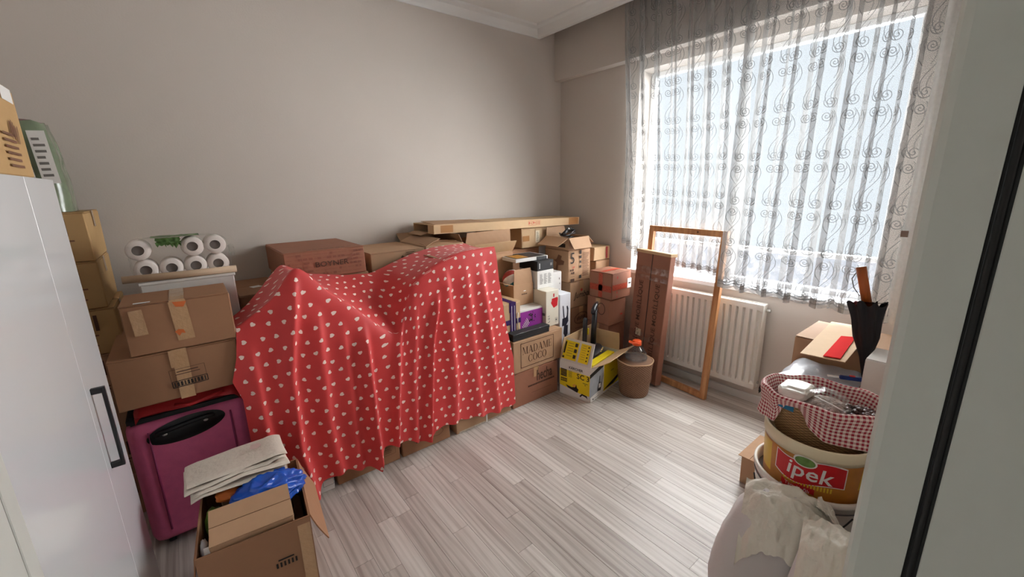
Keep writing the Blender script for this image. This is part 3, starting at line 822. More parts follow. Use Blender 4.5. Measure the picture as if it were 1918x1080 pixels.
marks(c.root, c.dim, '-y', frame_rects(0.115, 0.072, 0.0014)+[(0, 0.024, 0.07, 0.004), (0.0, 0.013, 0.08, 0.003)], INK_BROWN, 0.12, -0.12, 0.03)
marks(c.root, c.dim, '-y', frame_rects(0.115, 0.026, 0.003)+[(-.05+.011*k, 0, 0.007 if k % 3 else .004, 0.018) for k in range(10)], INK, 0.13, -0.38, 0.03)
patch(c.root, c.dim, '-y', 0.048, 0.21, 0.05, 0.0, TAPE, 0.0, lift=0.0012, name='tape')
c = carton('cardboard_box', 'brown carton with orange tape stains on top of the printed carton by the suitcase', -0.222, 0.124, 2.05, 2.295, 0.898, 1.098, KRAFT_DARK, axis='y', tape=TAPE, rz=-0.01)
patch(c.root, c.dim, '-y', 0.055, 0.16, 0.02, 0.15, TAPE, 0.05, lift=0.0012, name='tape')
patch(c.root, c.dim, '-y', 0.04, 0.10, -0.72, 0.3, TAPE, 0.05, lift=0.0012, name='tape')
ORS = plain('orange_stain', S(214, 110, 52), 0.6)
patch(c.root, c.dim, '-y', 0, 0, -0.05, -0.35, ORS, pts=[(-.016, .008), (-.004, -.012), (.004, .0), (.016, -.004), (.012, .012), (-.004, .016)], lift=0.002, name='stain')
patch(c.root, c.dim, '-y', 0, 0, 0.03, 0.8, ORS, pts=[(-.02, .012), (-.012, -.008), (.012, -.012), (.024, .01)], lift=0.002, name='stain')
patch(c.root, c.dim, '+z', 0.05, 0.02, -0.6, -0.85, WHITE, lift=0.002, name='paper_label')
# white foam box behind, tube and toilet rolls on it
c = carton('foam_box', 'white box standing behind the stained brown carton, under the toilet rolls', -0.165, 0.172, 2.31, 2.60, 0.898, 1.135, WHITE_CARD, tape=None, flaps=False, cat='box', jit=0.003)
box('rim', -0.172, 0.172, -0.148, 0.148, 0.225, 0.2375, WHITE_CARD, c.root, 0.002)
tb = tag(tube('cardboard_tube', [(-0.215, 2.315, 1.156), (0.0, 2.318, 1.152), (0.185, 2.322, 1.151)], 0.0155, plain('beige_card_tube', S(200, 174, 146), 0.7), None, 14), 'long beige cardboard tube lying under the toilet rolls', 'tube')
def toilet_rolls():
    TP = plain('toilet_paper', S(236, 226, 220), 0.9, var=0.02, bump=0.15, bscale=90)
    CORE = plain('grey_card_core', S(120, 112, 106), 0.9)
    CORE_SHADE = plain('core_shade_colour', S(132, 122, 118), 0.9)
    g = 'toilet rolls in the clear pack'
    p = thing('roll_pack', 'torn clear plastic wrap around toilet rolls, with green print on top', 'plastic wrap', (-0.01, 2.40, 1.137))
    cols = [-0.125, -0.038, 0.048, 0.132]
    lab = {(0, 0): 'toilet roll at the left end of the bottom row in the pack', (0, 1): 'second toilet roll from the left in the bottom row of the pack', (0, 2): 'third toilet roll from the left in the bottom row of the pack',
           (0, 3): 'toilet roll at the right end of the bottom row in the pack', (1, 0): 'toilet roll at the left end of the top row, beside the empty place', (1, 2): 'toilet roll in the top row just right of the empty place', (1, 3): 'toilet roll at the right end of the top row in the pack'}
    first = None
    for row in range(2):
        for k, xx in enumerate(cols):
            if (row, k) not in lab: continue
            x = xx-0.01+(-0.012 if (row == 1 and k == 0) else 0); z = 1.137+0.0445+row*0.0865
            if first is None:
                R = thing('toilet_roll', lab[(row, k)], 'toilet roll', (x, 2.40, z), 0, g)
                b = lathe('paper', [(0.0205, -0.05), (0.038, -0.0495), (0.0425, -0.044), (0.0425, 0.044), (0.038, 0.0495), (0.0205, 0.05)], TP, R, 32, wob=0.0)
                # end faces are open rings: core tube, with discs inside coloured as the hollow's shade
                b.rotation_euler = (PI/2, 0, 0)
                co = lathe('core', [(0.0205, -0.0505), (0.0205, 0.0505), (0.019, 0.0505), (0.019, -0.0505), (0.0205, -0.0505)], CORE, R, 24); co.rotation_euler = (PI/2, 0, 0)
                i = lathe('core_shade_disc', [(0.0, -0.02), (0.019, -0.02)], CORE_SHADE, R, 24); i.rotation_euler = (PI/2, 0, 0)
                i2 = lathe('core_shade_disc', [(0.0, 0.0), (0.019, 0.0)], CORE_SHADE, R, 24); i2.rotation_euler = (PI/2, 0, 0); i2.location = (0, -0.044, 0)
                first = R
            else:
                r = first.copy(); COL.objects.link(r); r.location = (x, 2.40, z); r['label'] = lab[(row, k)]
                for ch in list(first.children):
                    q = ch.copy(); COL.objects.link(q); q.parent = r
    # film: rounded sleeve just outside the rolls
    def film(u, v):
        a = 2*PI*u; e = 5; ca, sa = math.cos(a), math.sin(a); r = (abs(ca)**e+abs(sa)**e)**(-1/e)
        w = 1+0.01*noise.noise((ca*6, sa*6, v*5))
        return (0.01+0.1785*r*ca*w-0.004, -0.057+0.114*v, 0.0895+0.0888*r*sa*w)
    grid('film', film, 72, 8, FILM, p)
    GR = plain('green_printed_film', S(86, 122, 60), 0.35, var=0.25, scale=40)
    grid('green_print', lambda u, v: (-0.09+0.17*u, -0.06+0.11*v, 0.1805+0.004*noise.noise((u*9, v*9, 2))), 16, 8, GR, p)
    def tear(u, v): return (-0.075+0.085*u+0.01*noise.noise((u*5, v*5, 1)), -0.0575+0.012*noise.noise((u*8, v*4, 3)), 0.178-0.05*v*(0.6+0.6*abs(noise.noise((u*7, 0, 5)))))
    grid('torn_film', tear, 14, 6, GR, p)
    grid('loose_film_end', lambda u, v: (0.182+0.025*u, -0.05+0.06*v+0.01*noise.noise((u*6, v*6, 1)), 0.07+0.05*v+0.02*noise.noise((u*9, v*9, 7))), 8, 8, FILM, p)
toilet_rolls()

# ------------------------------------------------------------------ open box in the foreground with its contents
FX, FY, FR = 0.055, 1.665, -0.10
c = open_carton('open_cardboard_box', 'open brown carton on the floor holding folded cloth and a blue bag', FX-.168, FX+.168, FY-.195, FY+.195, 0.002, 0.365,
                [('-x', 168, 0.17), ('+x', 160, 0.15)], KRAFT_DARK, FR)
marks(c.root, c.dim, '-y', [(0, 0, 0.05, 0.006)]+[(-.03+.012*k, -0.02, 0.006, 0.02) for k in range(6)], INK, 0.45, 0.28, 0.0)
patch(c.root, c.dim, '-y', 0.04, 0.28, 0.86, 0.1, TAPE, lift=0.0012, name='tape')
def fpt(x, y, z): 
    v = Matrix.Rotation(FR, 4, 'Z') @ Vector((x, y, 0)); return (FX+v.x, FY+v.y, z)
# inner small box
d = carton('small_cardboard_box', 'small brown box lying in the open foreground carton', FX-.135, FX+.115, FY-.165, FY-.02, 0.25, 0.40, KRAFT, rz=FR+0.02, tape=None)
d.root.rotation_euler = (0.30, 0.0, FR+0.02)
d.root.location = fpt(-.005, -.085, 0.27)
patch(d.root, d.dim, '-y', 0.05, 0.02, 0.1, -0.1, BLACK_MATTE, lift=0.001)
def folded_sheet(name, label, cat, cx, cy, z, w, d, layers, th, mat, rz, tilt=0.0, seed=0):
    t = thing(name, label, cat, (cx, cy, z), rz); t.rotation_euler = (tilt, 0, rz)
    rs = random.Random(seed)
    for k in range(layers):
        zz = k*th; dx = rs.uniform(-.016, .016); ww = w*rs.uniform(0.88, 1.0); dy = (k-layers+1)*0.012+rs.uniform(-.006, .006)
        # each layer: a flattened loop, round fold on the left
        def fn(u, v, zz=zz, dx=dx, ww=ww, k=k, dy=dy):
            a = 2*PI*u; e = 6
            ca, sa = math.cos(a), math.sin(a)
            x = math.copysign(abs(ca)**0.25, ca)*ww/2; zc = math.copysign(abs(sa)**0.55, sa)*th*0.5
            y = -d/2+d*v
            n_ = noise.noise((x*9, y*9, k*3+seed))
            m_ = min(1, v/0.06)**0.5 if v < 0.06 else 1
            return (x+dx+0.008*n_, y+dy+0.012*noise.noise((x*12, k, 4)), zz+th*0.5+zc*(0.15+0.85*m_)+0.015*n_-0.030*max(0, abs(x)/w*2-0.72)+0.006*math.sin(x*38+k))
        grid('layer', fn, 40, 12, mat, t)
        bmk = None
    return t
CREAM = plain('cream_cotton', S(216, 204, 190), 0.9, var=0.05, bump=0.3, bscale=60)
t_ = folded_sheet('folded_cloth', 'folded cream cloth lying on top of the open foreground carton', 'cloth', *fpt(-0.03, 0.16, 0.425), 0.33, 0.155, 4, 0.012, CREAM, FR+0.10, 0.03, 3)
patch(t_, (0.34, 0.19, 0.06), '+z', 0, 0, 0.35, 0.1, plain('pink_print', S(206, 176, 168), 0.9), pts=[(-.02, -.01), (0, -.022), (.022, -.006), (.016, .018), (-.012, .02)], lift=0.008, name='printed_stain')
b_ = blob('plastic_bag', fpt(0.055, 0.02, 0.375), (0.115, 0.085, 0.055), plain('blue_plastic_bag', S(24, 88, 196), 0.22, var=0.12, scale=12, bump=0.6, bscale=26, coat=0.4), None, 0.30, 2.4, 5, 5, sharp=True)
tag(b_, 'crumpled blue plastic bag in the open foreground carton', 'plastic bag'); b_.rotation_euler = (0, 0, 0)
tag(blob('orange_net', fpt(-0.075, 0.075, 0.385), (0.04, 0.03, 0.022), plain('orange_net_fabric', S(226, 120, 48), 0.6, bump=0.3), None, 0.35, 3, 9, 3, sharp=True), 'orange scrap of bag beside the blue plastic bag', 'bag')
tag(blob('green_bag', fpt(-0.125, 0.02, 0.32), (0.03, 0.07, 0.045), plain('green_plastic', S(96, 130, 44), 0.5, bump=0.3), None, 0.25, 3, 2, 3, sharp=True), 'dull green bag tucked along the left wall of the foreground carton', 'bag')
tag(poly('paper_sheet', [fpt(-.145, -.18, .335), fpt(-.03, -.185, .350), fpt(-.02, -.172, .378), fpt(-.145, -.165, .372)], WHITE, None, 0.002), 'white paper slip wedged at the near corner of the foreground carton', 'paper')
tag(blob('foam_scrap', fpt(-0.148, -0.13, 0.34), (0.012, 0.04, 0.03), plain('grey_foam', S(176, 172, 174), 0.8), None, 0.2, 3, 4, 3), 'grey foam scrap in the near left corner of the foreground carton', 'foam')
s_ = carton('small_cardboard_box', 'upright brown panel box under the cream cloth in the foreground carton', FX-.10, FX+.14, FY+.06, FY+.17, 0.2, 0.40, KRAFT, rz=FR, tape=None)
s_.root.location = fpt(0.01, 0.145, 0.205)
# filling that carries the contents
fb = box('packing_paper', -0.155, 0.155, -0.18, 0.18, 0.0, 0.2, plain('brown_packing_paper', S(150, 118, 90), 0.9, bump=0.5, bscale=20), None, 0.01)
fb.location = fpt(0, 0, 0.008); fb.rotation_euler = (0, 0, FR); tag(fb, 'brown packing filling the bottom of the open foreground carton', 'packing paper')

# ================================================================== ROW OF BOXES ALONG THE BACK WALL
def bar_font(s, size):
    """high-contrast serif capitals drawn as flat strokes; returns a centred mesh"""
    polys = []
    def ell(cx, cy, rx, ry, tx, ty, a0, a1, n=28):
        out = []
        for k in range(n):
            a, b = math.radians(a0+(a1-a0)*k/n), math.radians(a0+(a1-a0)*(k+1)/n)
            P = lambda t, r: (cx+r[0]*math.cos(t), cy+r[1]*math.sin(t))
            out.append([P(a, (rx, ry)), P(b, (rx, ry)), P(b, (rx-tx, ry-ty)), P(a, (rx-tx, ry-ty))])
        return out
    R = lambda x0, x1, y0, y1: [(x0, y0), (x1, y0), (x1, y1), (x0, y1)]
    L = {'M': (1.15, [R(.12, .155, 0, 1), [(.1, 1), (.27, 1), (.63, 0), (.56, 0)], [(.58, 0), (.615, 0), (.95, 1), (.91, 1)], R(.88, 1.02, 0, 1), R(.02, .26, 0, .035), R(.78, 1.12, 0, .035), R(.04, .2, .965, 1), R(.92, 1.12, .965, 1)]),
         'A': (1.0, [[(.1, 0), (.14, 0), (.5, .98), (.46, .98)], [(.44, 1), (.56, 1), (.92, 0), (.76, 0)], R(.24, .74, .3, .335), R(.0, .26, 0, .035), R(.64, 1.0, 0, .035)]),
         'D': (.95, [R(.12, .25, 0, 1), R(.02, .5, 0, .035), R(.02, .5, .965, 1)]+ell(.45, .5, .43, .5, .13, .035, -90, 90)),
         'E': (.8, [R(.12, .25, 0, 1), R(.02, .7, 0, .035), R(.02, .7, .965, 1), R(.25, .55, .48, .515), R(.67, .7, 0, .25), R(.67, .7, .75, 1), R(.53, .56, .38, .62)]),
         'C': (.92, ell(.48, .5, .44, .5, .13, .035, 40, 320)+[R(.79, .82, .62, .95), R(.79, .82, .1, .26)]),
         'O': (.98, ell(.48, .5, .44, .5, .13, .035, 0, 360, 40)), ' ': (.4, [])}
    x = 0
    for ch in s:
        w, ps = L[ch]
        polys += [[(x+px, py) for px, py in p] for p in ps]; x += w+.02
    bm = bmesh.new()
    for p in polys: bm.faces.new([bm.verts.new(((px-x/2)*size, (py-.5)*size, 0)) for px, py in p])
    me = bpy.data.meshes.new('serif_lettering'); bm.to_mesh(me); bm.free(); return me

# floor row (bottoms show under the red cloth)
c = carton('cardboard_box', 'whitish carton on the floor at the left end under the red cloth', 0.14, 0.420, 2.035, 2.40, 0, 0.36, WHITE_CARD, group='floor cartons under the red cloth')
marks(c.root, c.dim, '-y', frame_rects(0.05, 0.035, 0.002), INK_GREY, 0.78, -0.72)
c = carton('cardboard_box', 'brown carton on the floor under the cloth, next to the whitish one', 0.436, 0.785, 2.04, 2.40, 0, 0.36, KRAFT_DARK, group='floor cartons under the red cloth')
write(c.root, c.dim, '-y', 'sta', 0.03, 0.55, -0.28, INK, bold=0.01)
marks(c.root, c.dim, '-y', frame_rects(0.07, 0.05, 0.002)+lines_rects(0.05, 0.03, 3), INK_FADED, 0.62, -0.55)
c = carton('cardboard_box', 'brown floor carton with a black label stripe below the red cloth', 0.795, 1.113, 2.04, 2.40, 0, 0.36, KRAFT_DARK, group='floor cartons under the red cloth')
marks(c.root, c.dim, '-y', frame_rects(0.065, 0.016, 0.0035)+[(-.025+.006*k, 0, 0.0035, 0.011) for k in range(9)]+[(-.02, 0.035, 0.03, 0.02)], INK, -0.25, -0.62, 0.03)
ring_mesh('printed_ring', 0.04, 0.025, 0.003, INK_FADED, c.root, c.dim, '-y', 0.42, -0.58)
c = carton('cardboard_box', 'scuffed floor carton with white tape, left of the hecha carton', 1.150, 1.590, 2.035, 2.40, 0, 0.36, KRAFT, group='floor cartons under the red cloth')
patch(c.root, c.dim, '-y', 0.012, 0.2, 0.05, -0.45, WHITE, lift=0.0015, name='tape')
patch(c.root, c.dim, '-y', 0.40, 0.012, 0.0, -0.95, plain('torn_paper_edge', S(196, 182, 166), 0.9, var=0.3, scale=60), lift=0.0012, name='torn_edge')
# upper layer carrying the cloth and back row support (out of sight)
HID = 'plain brown carton hidden beneath and behind the red heart cloth'
for a in ((0.15, 0.52, 2.09, 2.38, 0.362, 0.90), (0.56, 1.10, 2.10, 2.38, 0.362, 0.68), (1.15, 1.52, 2.09, 2.40, 0.362, 1.105), (0.335, 0.425, 2.13, 2.28, 0.902, 1.06),
          (0.40, 0.84, 2.42, 2.92, 0, 0.50), (0.40, 0.84, 2.42, 2.92, 0.502, 0.84), (0.865, 1.235, 2.45, 2.90, 0, 0.52), (1.24, 1.53, 2.45, 2.90, 0, 0.50), (1.24, 1.53, 2.45, 2.86, 0.502, 0.90),
          (1.56, 1.97, 2.47, 2.92, 0, 0.45), (1.56, 1.97, 2.47, 2.92, 0.452, 0.74), (2.0, 2.39, 2.62, 2.92, 0, 0.59)):
    carton('cardboard_box', HID, *a, KRAFT, tape=None, group='cartons hidden behind the cloth')

# red heart cloth
def heart_cloth():
    rid = [(.08, .90), (.13, .935), (.2, .985), (.28, 1.04), (.33, 1.11), (.385, 1.172), (.43, 1.135), (.5, 1.045), (.6, .955), (.75, .80), (.83, .735), (.88, .84), (.93, .985), (1.0, 1.035), (1.1, 1.085), (1.2, 1.125), (1.3, 1.142), (1.55, 1.145), (1.7, 1.145)]
    bak = [(.08, .90), (.13, .935), (.2, .975), (.28, 1.03), (.33, 1.085), (.385, 1.14), (.43, 1.11), (.5, 1.075), (.6, 1.05), (.72, 1.03), (.83, 1.02), (.93, 1.05), (1.0, 1.075), (1.1, 1.105), (1.2, 1.125), (1.3, 1.135), (1.7, 1.135)]
    hem = [(.06, .42), (.10, .40), (.16, .33), (.24, .15), (.30, .045), (.335, .03), (.36, .075), (.42, .10), (.5, .085), (.6, .055), (.645, .035), (.658, .08), (.69, .13), (.78, .12), (.86, .10), (.94, .065), (.97, .07), (1.0, .11), (1.1, .115), (1.3, .085), (1.45, .06), (1.65, .062)]
    # ridges: list of (path of x by z), start height, amplitude, width
    F = [([(0.0, .33), (.3, .29), (.7, .30), (1.2, .385)], 1.17, 0.055, 0.030), ([(0.0, .655), (.3, .65), (.9, .655)], .87, 0.062, 0.028), ([(0.0, .75), (.4, .79), (.7, .83), (1.02, .915)], 1.0, 0.035, 0.020),
         ([(0.0, .945), (.35, .985), (.66, 1.025), (1.0, 1.10)], 0.97, 0.045, 0.020), ([(0.0, 1.13), (.35, 1.155), (.8, 1.15), (1.1, 1.14)], 1.1, 0.024, 0.035), ([(0.0, .46), (.4, .43), (.8, .44), (1.1, .45)], 1.0, 0.028, 0.035),
         ([(0.0, .20), (.4, .17), (.9, .16)], 0.9, 0.03, 0.03), ([(0, .55), (.5, .55), (.9, .55)], .9, 0.018, 0.03), ([(0, 1.33), (.5, 1.30), (1.1, 1.27)], 1.1, 0.016, 0.04), ([(0, 1.47), (.5, 1.43), (1.1, 1.38)], 1.1, 0.018, 0.03), ([(0, .87), (.5, .90), (.9, .95)], .9, .022, .025)]
    NU, NB, NF = 230, 16, 70
    xl = lambda t: interp([(0, .125), (.25, .105), (.45, .075), (.6, .10), (1, .10)], t)
    xr = lambda t: interp([(0, 1.503), (.2, 1.513), (.45, 1.545), (.72, 1.612), (1, 1.612)], t)
    def smoothed(tab):
        v = [interp(tab, .125+(1.503-.125)*i/NU) for i in range(NU+1)]
        for _ in range(14): v = [v[max(0, i-1)]*0.25+v[i]*0.5+v[min(NU, i+1)]*0.25 for i in range(NU+1)]
        return v
    RID, BAK = smoothed(rid), smoothed(bak)
    V = []; UV = []
    for i in range(NU+1):
        u = i/NU; col = []; uvc = []; L = 0; prev = None
        x0 = .125+(1.503-.125)*u
        zr = RID[i]; zb = BAK[i]
        yr = 2.062 + 0.05*max(0, (1.0-zr))*0 
        for j in range(NB+NF+1):
            if j < NB:      # top surface from the back towards the ridge
                s = j/NB
                yb_ = interp([(.12, 2.27), (.2, 2.30), (.3, 2.40)], x0); y = yb_+(yr-yb_)*s
                sag = zb+(zr-zb)*(s**1.6)
                z = sag - 0.012*math.sin(PI*s)
                z += 0.006*noise.noise((x0*7, y*5, 1.0))
                p = Vector((x0, y, z))
            else:
                s = (j-NB)/NF
                xx = xl(s)+(xr(s)-xl(s))*u
                zhm = interp(hem, xx) + 0.006*math.sin(xx*55)
                sr = s**1.08
                z = zr+(zhm-zr)*sr
                rnd_ = 0.022*(1-math.exp(-s*16))          # round over the edge
                y = yr - rnd_ - 0.012*s
                for path, zt, A, w in F:
                    if z < zt:
                        g = (xx-interp(path, z))/w
                        k = min(1, (zt-z)/0.16); k = k*k*(3-2*k)
                        # steeper on the right flank: folds lap over
                        gg = g*(1.7 if g > 0 else 0.75)
                        y -= A*k*math.exp(-gg*gg)*(0.55+0.45*s)
                y += 0.014*noise.noise((xx*4.5, z*1.8, 3.0))*min(1, s*5) - 0.010*s
                p = Vector((xx, y, z - 0.004*(1-math.exp(-s*30))))
            if prev is not None: L += (p-prev).length
            prev = p; col.append(p); uvc.append(L)
            if j == NB: Lr = L
        V.append(col); UV.append([q-Lr-zr for q in uvc])
    uacc = []
    for j in range(NB+NF+1):
        a = V[0][j].x; row = [a]
        for i in range(NU):
            d = V[i+1][j]-V[i][j]; d.z = 0 if j > NB else d.z*0.5; a += d.length; row.append(a)
        uacc.append(row)
    bm = bmesh.new(); uvl = bm.loops.layers.uv.new('UVMap')
    W = [[bm.verts.new(p) for p in col] for col in V]
    for i in range(NU):
        for j in range(NB+NF):
            f = bm.faces.new((W[i][j], W[i][j+1], W[i+1][j+1], W[i+1][j]))
            for lp, (a, b) in zip(f.loops, ((i, j), (i, j+1), (i+1, j+1), (i+1, j))): lp[uvl].uv = (uacc[b][a], 3-UV[a][b])
    o = finish(bm, 'heart_cloth', HEARTS, None, True)
    tag(o, 'large red cloth with small white hearts draped over the stacked boxes', 'cloth')
heart_cloth()

# back row, left to right
c = carton('cardboard_box', 'reddish printed carton reading BOYNER against the back wall', 0.400, 0.822, 2.40, 2.93, 1.036, 1.188, KRAFT_RED, tape=None, jit=0.003)
write(c.root, c.dim, '-y', 'BOYNER', 0.040, 0.12, -0.05, INK_BROWN, bold=0.012, xs=1.15)
rb = random.Random(8); rects = []
for r_ in range(6):
    x_ = -0.19
    while x_ < 0.19:
        w_ = rb.uniform(.01, .03)
        if not (abs(r_-2.5) < 1.2 and -0.07 < x_ < 0.12): rects.append((x_, -0.055+0.022*r_, w_, 0.012 if rb.random() < .5 else 0.002))
        x_ += w_+.006
marks(c.root, c.dim, '-y', rects, plain('pale_red_print', S(142, 92, 74), 0.8), 0, 0, lift=0.001)
marks(c.root, c.dim, '+z', [(-.1+.03*k, 0, 0.022, 0.008) for k in range(8)], INK_BROWN, 0.1, -0.88)
marks(c.root, c.dim, '-x', [(0, 0, 0.015, 0.02), (0, -0.04, 0.02, 0.02)], INK, 0.8, 0.1)
carton('cardboard_box', 'brown carton directly under the BOYNER carton', 0.405, 0.836, 2.405, 2.92, 0.842, 1.034, KRAFT, tape=TAPE)
c = carton('cardboard_box', 'dark brown carton left of the BOYNER stack with a white slip on top', 0.185, 0.385, 2.45, 2.92, 0, 0.99, KRAFT_DARK, tape=None)
patch(c.root, c.dim, '+z', 0.05, 0.05, 0.0, -0.2, WHITE, 0.3, lift=0.002, name='paper_slip')
c = carton('cardboard_box', 'brown carton with a black handling-marks panel beside the BOYNER carton', 0.868, 1.232, 2.45, 2.90, 0.522, 1.128, KRAFT, tape=None)
marks(c.root, c.dim, '-y', lines_rects(0.055, 0.10, 9, random.Random(2))+frame_rects(0.062, 0.11, 0.0015), INK_BROWN, 0.42, 0.80)
marks(c.root, c.dim, '-y', [(0, 0, 0.016, 0.016)], INK_BROWN, 0.12, 0.86, PI/4)
c = open_carton('cardboard_box', 'brown carton with a cut crescent flap under the long flat box', 1.238, 1.524, 2.45, 2.86, 0.902, 1.134, [('-y', -86, 0.12), ('+y', 62, 0.10), ('-x', -70, 0.12)], KRAFT)
tube('cut_edge', [(-.10+.2*k/12, -0.205+0.02+0.05*math.sin(PI*k/12), 0.246+0.006*math.sin(PI*k/12)) for k in range(13)], 0.003, KRAFT_DARK, c.root, 6)
c = open_carton('cardboard_box', 'shallow open carton with a raised front flap below the long flat box', 1.535, 1.945, 2.452, 2.90, 1.022, 1.106, [('-y', 7, 0.09), ('-x', 25, 0.09), ('+x', -30, 0.08)], KRAFT)
c = open_carton('cardboard_box', 'brown carton with a pale flap leaning out, beneath the shallow open carton', 1.565, 1.965, 2.46, 2.92, 0.742, 1.02, [('-y', 38, 0.115, 0.004, KRAFT_LIGHT)], KRAFT)
c = carton('cardboard_box', 'pale carton with tape patch and paper label, under the long flat box', 2.172, 2.66, 2.60, 2.92, 1.005, 1.170, KRAFT_LIGHT, tape=None)
patch(c.root, c.dim, '-y', 0.07, 0.045, -0.80, -0.05, TAPE_TAN, name='tape')
patch(c.root, c.dim, '-y', 0.045, 0.10, -0.28, 0.05, PAPER_TAN, name='paper_label'); marks(c.root, c.dim, '-y', lines_rects(0.03, 0.08, 7), INK_GREY, -0.28, 0.05)
carton('cardboard_box', 'shadowed grey-brown carton below the pale carton in the corner', 2.0, 2.39, 2.62, 2.92, 0.592, 1.003, KRAFT_DARK, tape=None)

# long flat box lying over the back row
def long_box():
    L, D, H = 1.45, 0.315, 0.062
    r = thing('long_flat_box', 'long flat cardboard box with red handling symbols lying across the back row', 'cardboard box', (2.095, 2.73, 1.178)); r.rotation_euler = (0, 0.020, -0.006)
    bm = bmesh.new(); t = 0.004
    def ring(iy, z0, z1, x): return [bm.verts.new(p) for p in ((x, -iy, z0), (x, iy, z0), (x, iy, z1), (x, -iy, z1))]
    o0 = ring(D/2, 0, H, -L/2); o1 = ring(D/2, 0, H, L/2); i0 = ring(D/2-t, t, H-t, -L/2); i1 = ring(D/2-t, t, H-t, L/2-t)
    for a, b in ((o0, o1), (i1, i0), (i0, o0)):
        for k in range(4): bm.faces.new((a[k], b[k], b[(k+1) % 4], a[(k+1) % 4]))
    bm.faces.new(o1); bm.faces.new(i1)
    bmesh.ops.recalc_face_normals(bm, faces=bm.faces[:])
    finish(bm, 'sleeve', KRAFT_LIGHT, r)
    poly('end_flap', [(-L/2, -D/2, .001), (-L/2, -D/2, H), (-L/2-.002, -D/2+.085, H-.002), (-L/2-.002, -D/2+.085, .003)], KRAFT_LIGHT, r, 0.003)
    poly('top_flap', [(-L/2+.02, -D/2+.02, H+.002), (-L/2+.5, -D/2+.04, H+.002), (-L/2+.48, D/2-.04, H+.008), (-L/2+.03, D/2-.06, H+.014)], KRAFT, r, 0.004)
    poly('bottom_flap', [(-L/2, D/2, .001), (-L/2, -D/2+.09, .001), (-L/2-.05, -D/2+.1, -.014), (-L/2-.05, D/2, -.014)], KRAFT, r, 0.004)
    dim = (L, D, H)
    patch(r, dim, '-y', 0.1, 0.05, -0.86, 0, TAPE_TAN, name='tape'); patch(r, dim, '-y', 0.12, 0.058, 0.9, 0, TAPE_TAN, name='tape')
    for u, kind in ((0.205, 0), (0.265, 1), (0.325, 2)):
        marks(r, dim, '-y', frame_rects(0.036, 0.036, 0.0016), INK_RED, u, 0.15)
        pts = [(-.012, 0, 0.008, 0.018), (0.002, 0, 0.02, 0.003), (.01, -.004, .003, .01)] if kind == 0 else ([(-.008, .002, .01, .014), (.006, 0, .014, .003), (.012, 0, .003, .014)] if kind == 1 else [(-.006, .006, .018, .003), (-.006, -.006, .018, .003), (.008, .006, .006, .009), (.008, -.006, .006, .009)])
        marks(r, dim, '-y', pts, INK_RED, u, 0.15)
long_box()

# MADAME COCO stack
c = carton('cardboard_box', 'brown carton printed hecha, on the floor right of the red cloth', 1.606, 2.040, 2.04, 2.44, 0, 0.256, KRAFT_RED, axis='y', jit=0.004)
write(c.root, c.dim, '-y', 'hecha', 0.115, 0.36, 0.46, INK_BROWN, bold=0.018, xs=0.56)
marks(c.root, c.dim, '-y', [(0, 0, 0.005, 0.045)], INK_BROWN, 0.08, 0.78)
marks(c.root, c.dim, '-y', [(-.12+.0135*k, 0, 0.010, 0.012) for k in range(19)], INK_BROWN, 0.22, 0.02)
marks(c.root, c.dim, '-y', [(-.09+.012*k, 0, 0.009, 0.004) for k in range(16)], INK_FADED, 0.22, -0.42)
c = carton('cardboard_box', 'brown carton printed MADAME COCO on top of the hecha carton', 1.616, 2.085, 2.04, 2.44, 0.258, 0.490, KRAFT, axis='y', tape=None, jit=0.004)
for s_, v_ in (('MADAME', 0.30), ('COCO', -0.27)):
    me_ = bar_font(s_, 0.054)
    for q_ in me_.vertices: q_.co.x *= 0.84
    o = link('printed_lettering', me_, INK_BROWN, c.root); o.matrix_local = face_mat(c.dim, '-y', -0.06, v_, 0, 0.0016)
marks(c.root, c.dim, '-y', frame_rects(0.306, 0.175, 0.004), INK_BROWN, -0.06, 0.02)
# small goods on top of it
def lidded(name, label, x0, x1, y0, y1, z0, z1, mat, lid, lh=0.03, cat='box', rz=0.0):
    sx, sy = x1-x0, y1-y0; r = thing(name, label, cat, ((x0+x1)/2, (y0+y1)/2, z0), rz)
    box('tray', -sx/2+.003, sx/2-.003, -sy/2+.003, sy/2-.003, 0, z1-z0-lh, mat, r, 0.001)
    box('lid', -sx/2, sx/2, -sy/2, sy/2, z1-z0-lh, z1-z0, lid, r, 0.002); return r
lidded('black_box', 'flat black lidded box at the front edge on the MADAME COCO carton', 1.622, 1.958, 2.043, 2.112, 0.491, 0.541, BLACK_MATTE, BLACK_MATTE, 0.02)
c = carton('purple_box', 'purple printed box with a white top behind the flat black box', 1.772, 1.985, 2.15, 2.40, 0.491, 0.656, WHITE_CARD, tape=None, flaps=False, cat='box', jit=0.0, bev=0.002)
patch(c.root, c.dim, '-y', 0.211, 0.150, 0, -0.09, PURPLE)
marks(c.root, c.dim, '-y', [(-.05+.012*k, -.012+.005*k, 0.004, 0.05) for k in range(6)], WHITE, -0.35, -0.25, 0.5)
rb = random.Random(14)
marks(c.root, c.dim, '-y', [(rb.uniform(-.03, .03), rb.uniform(-.035, .05), rb.uniform(.004, .012), rb.uniform(.004, .012)) for _ in range(26)]+[(0, 0, 0.006, 0.06)], INK, 0.05, 0.15)
c = carton('taped_parcel', 'tan parcel strapped with dark purple tape beside the red cloth', 1.602, 1.756, 2.12, 2.40, 0.491, 0.742, KRAFT_LIGHT, axis='y', tape=PURPLE_TAPE, cat='parcel')
patch(c.root, c.dim, '-y', 0.05, 0.25, 0.1, 0, PURPLE_TAPE, lift=0.0015, name='tape'); patch(c.root, c.dim, '-y', 0.15, 0.035, 0, -0.1, PURPLE_TAPE, lift=0.0018, name='tape')
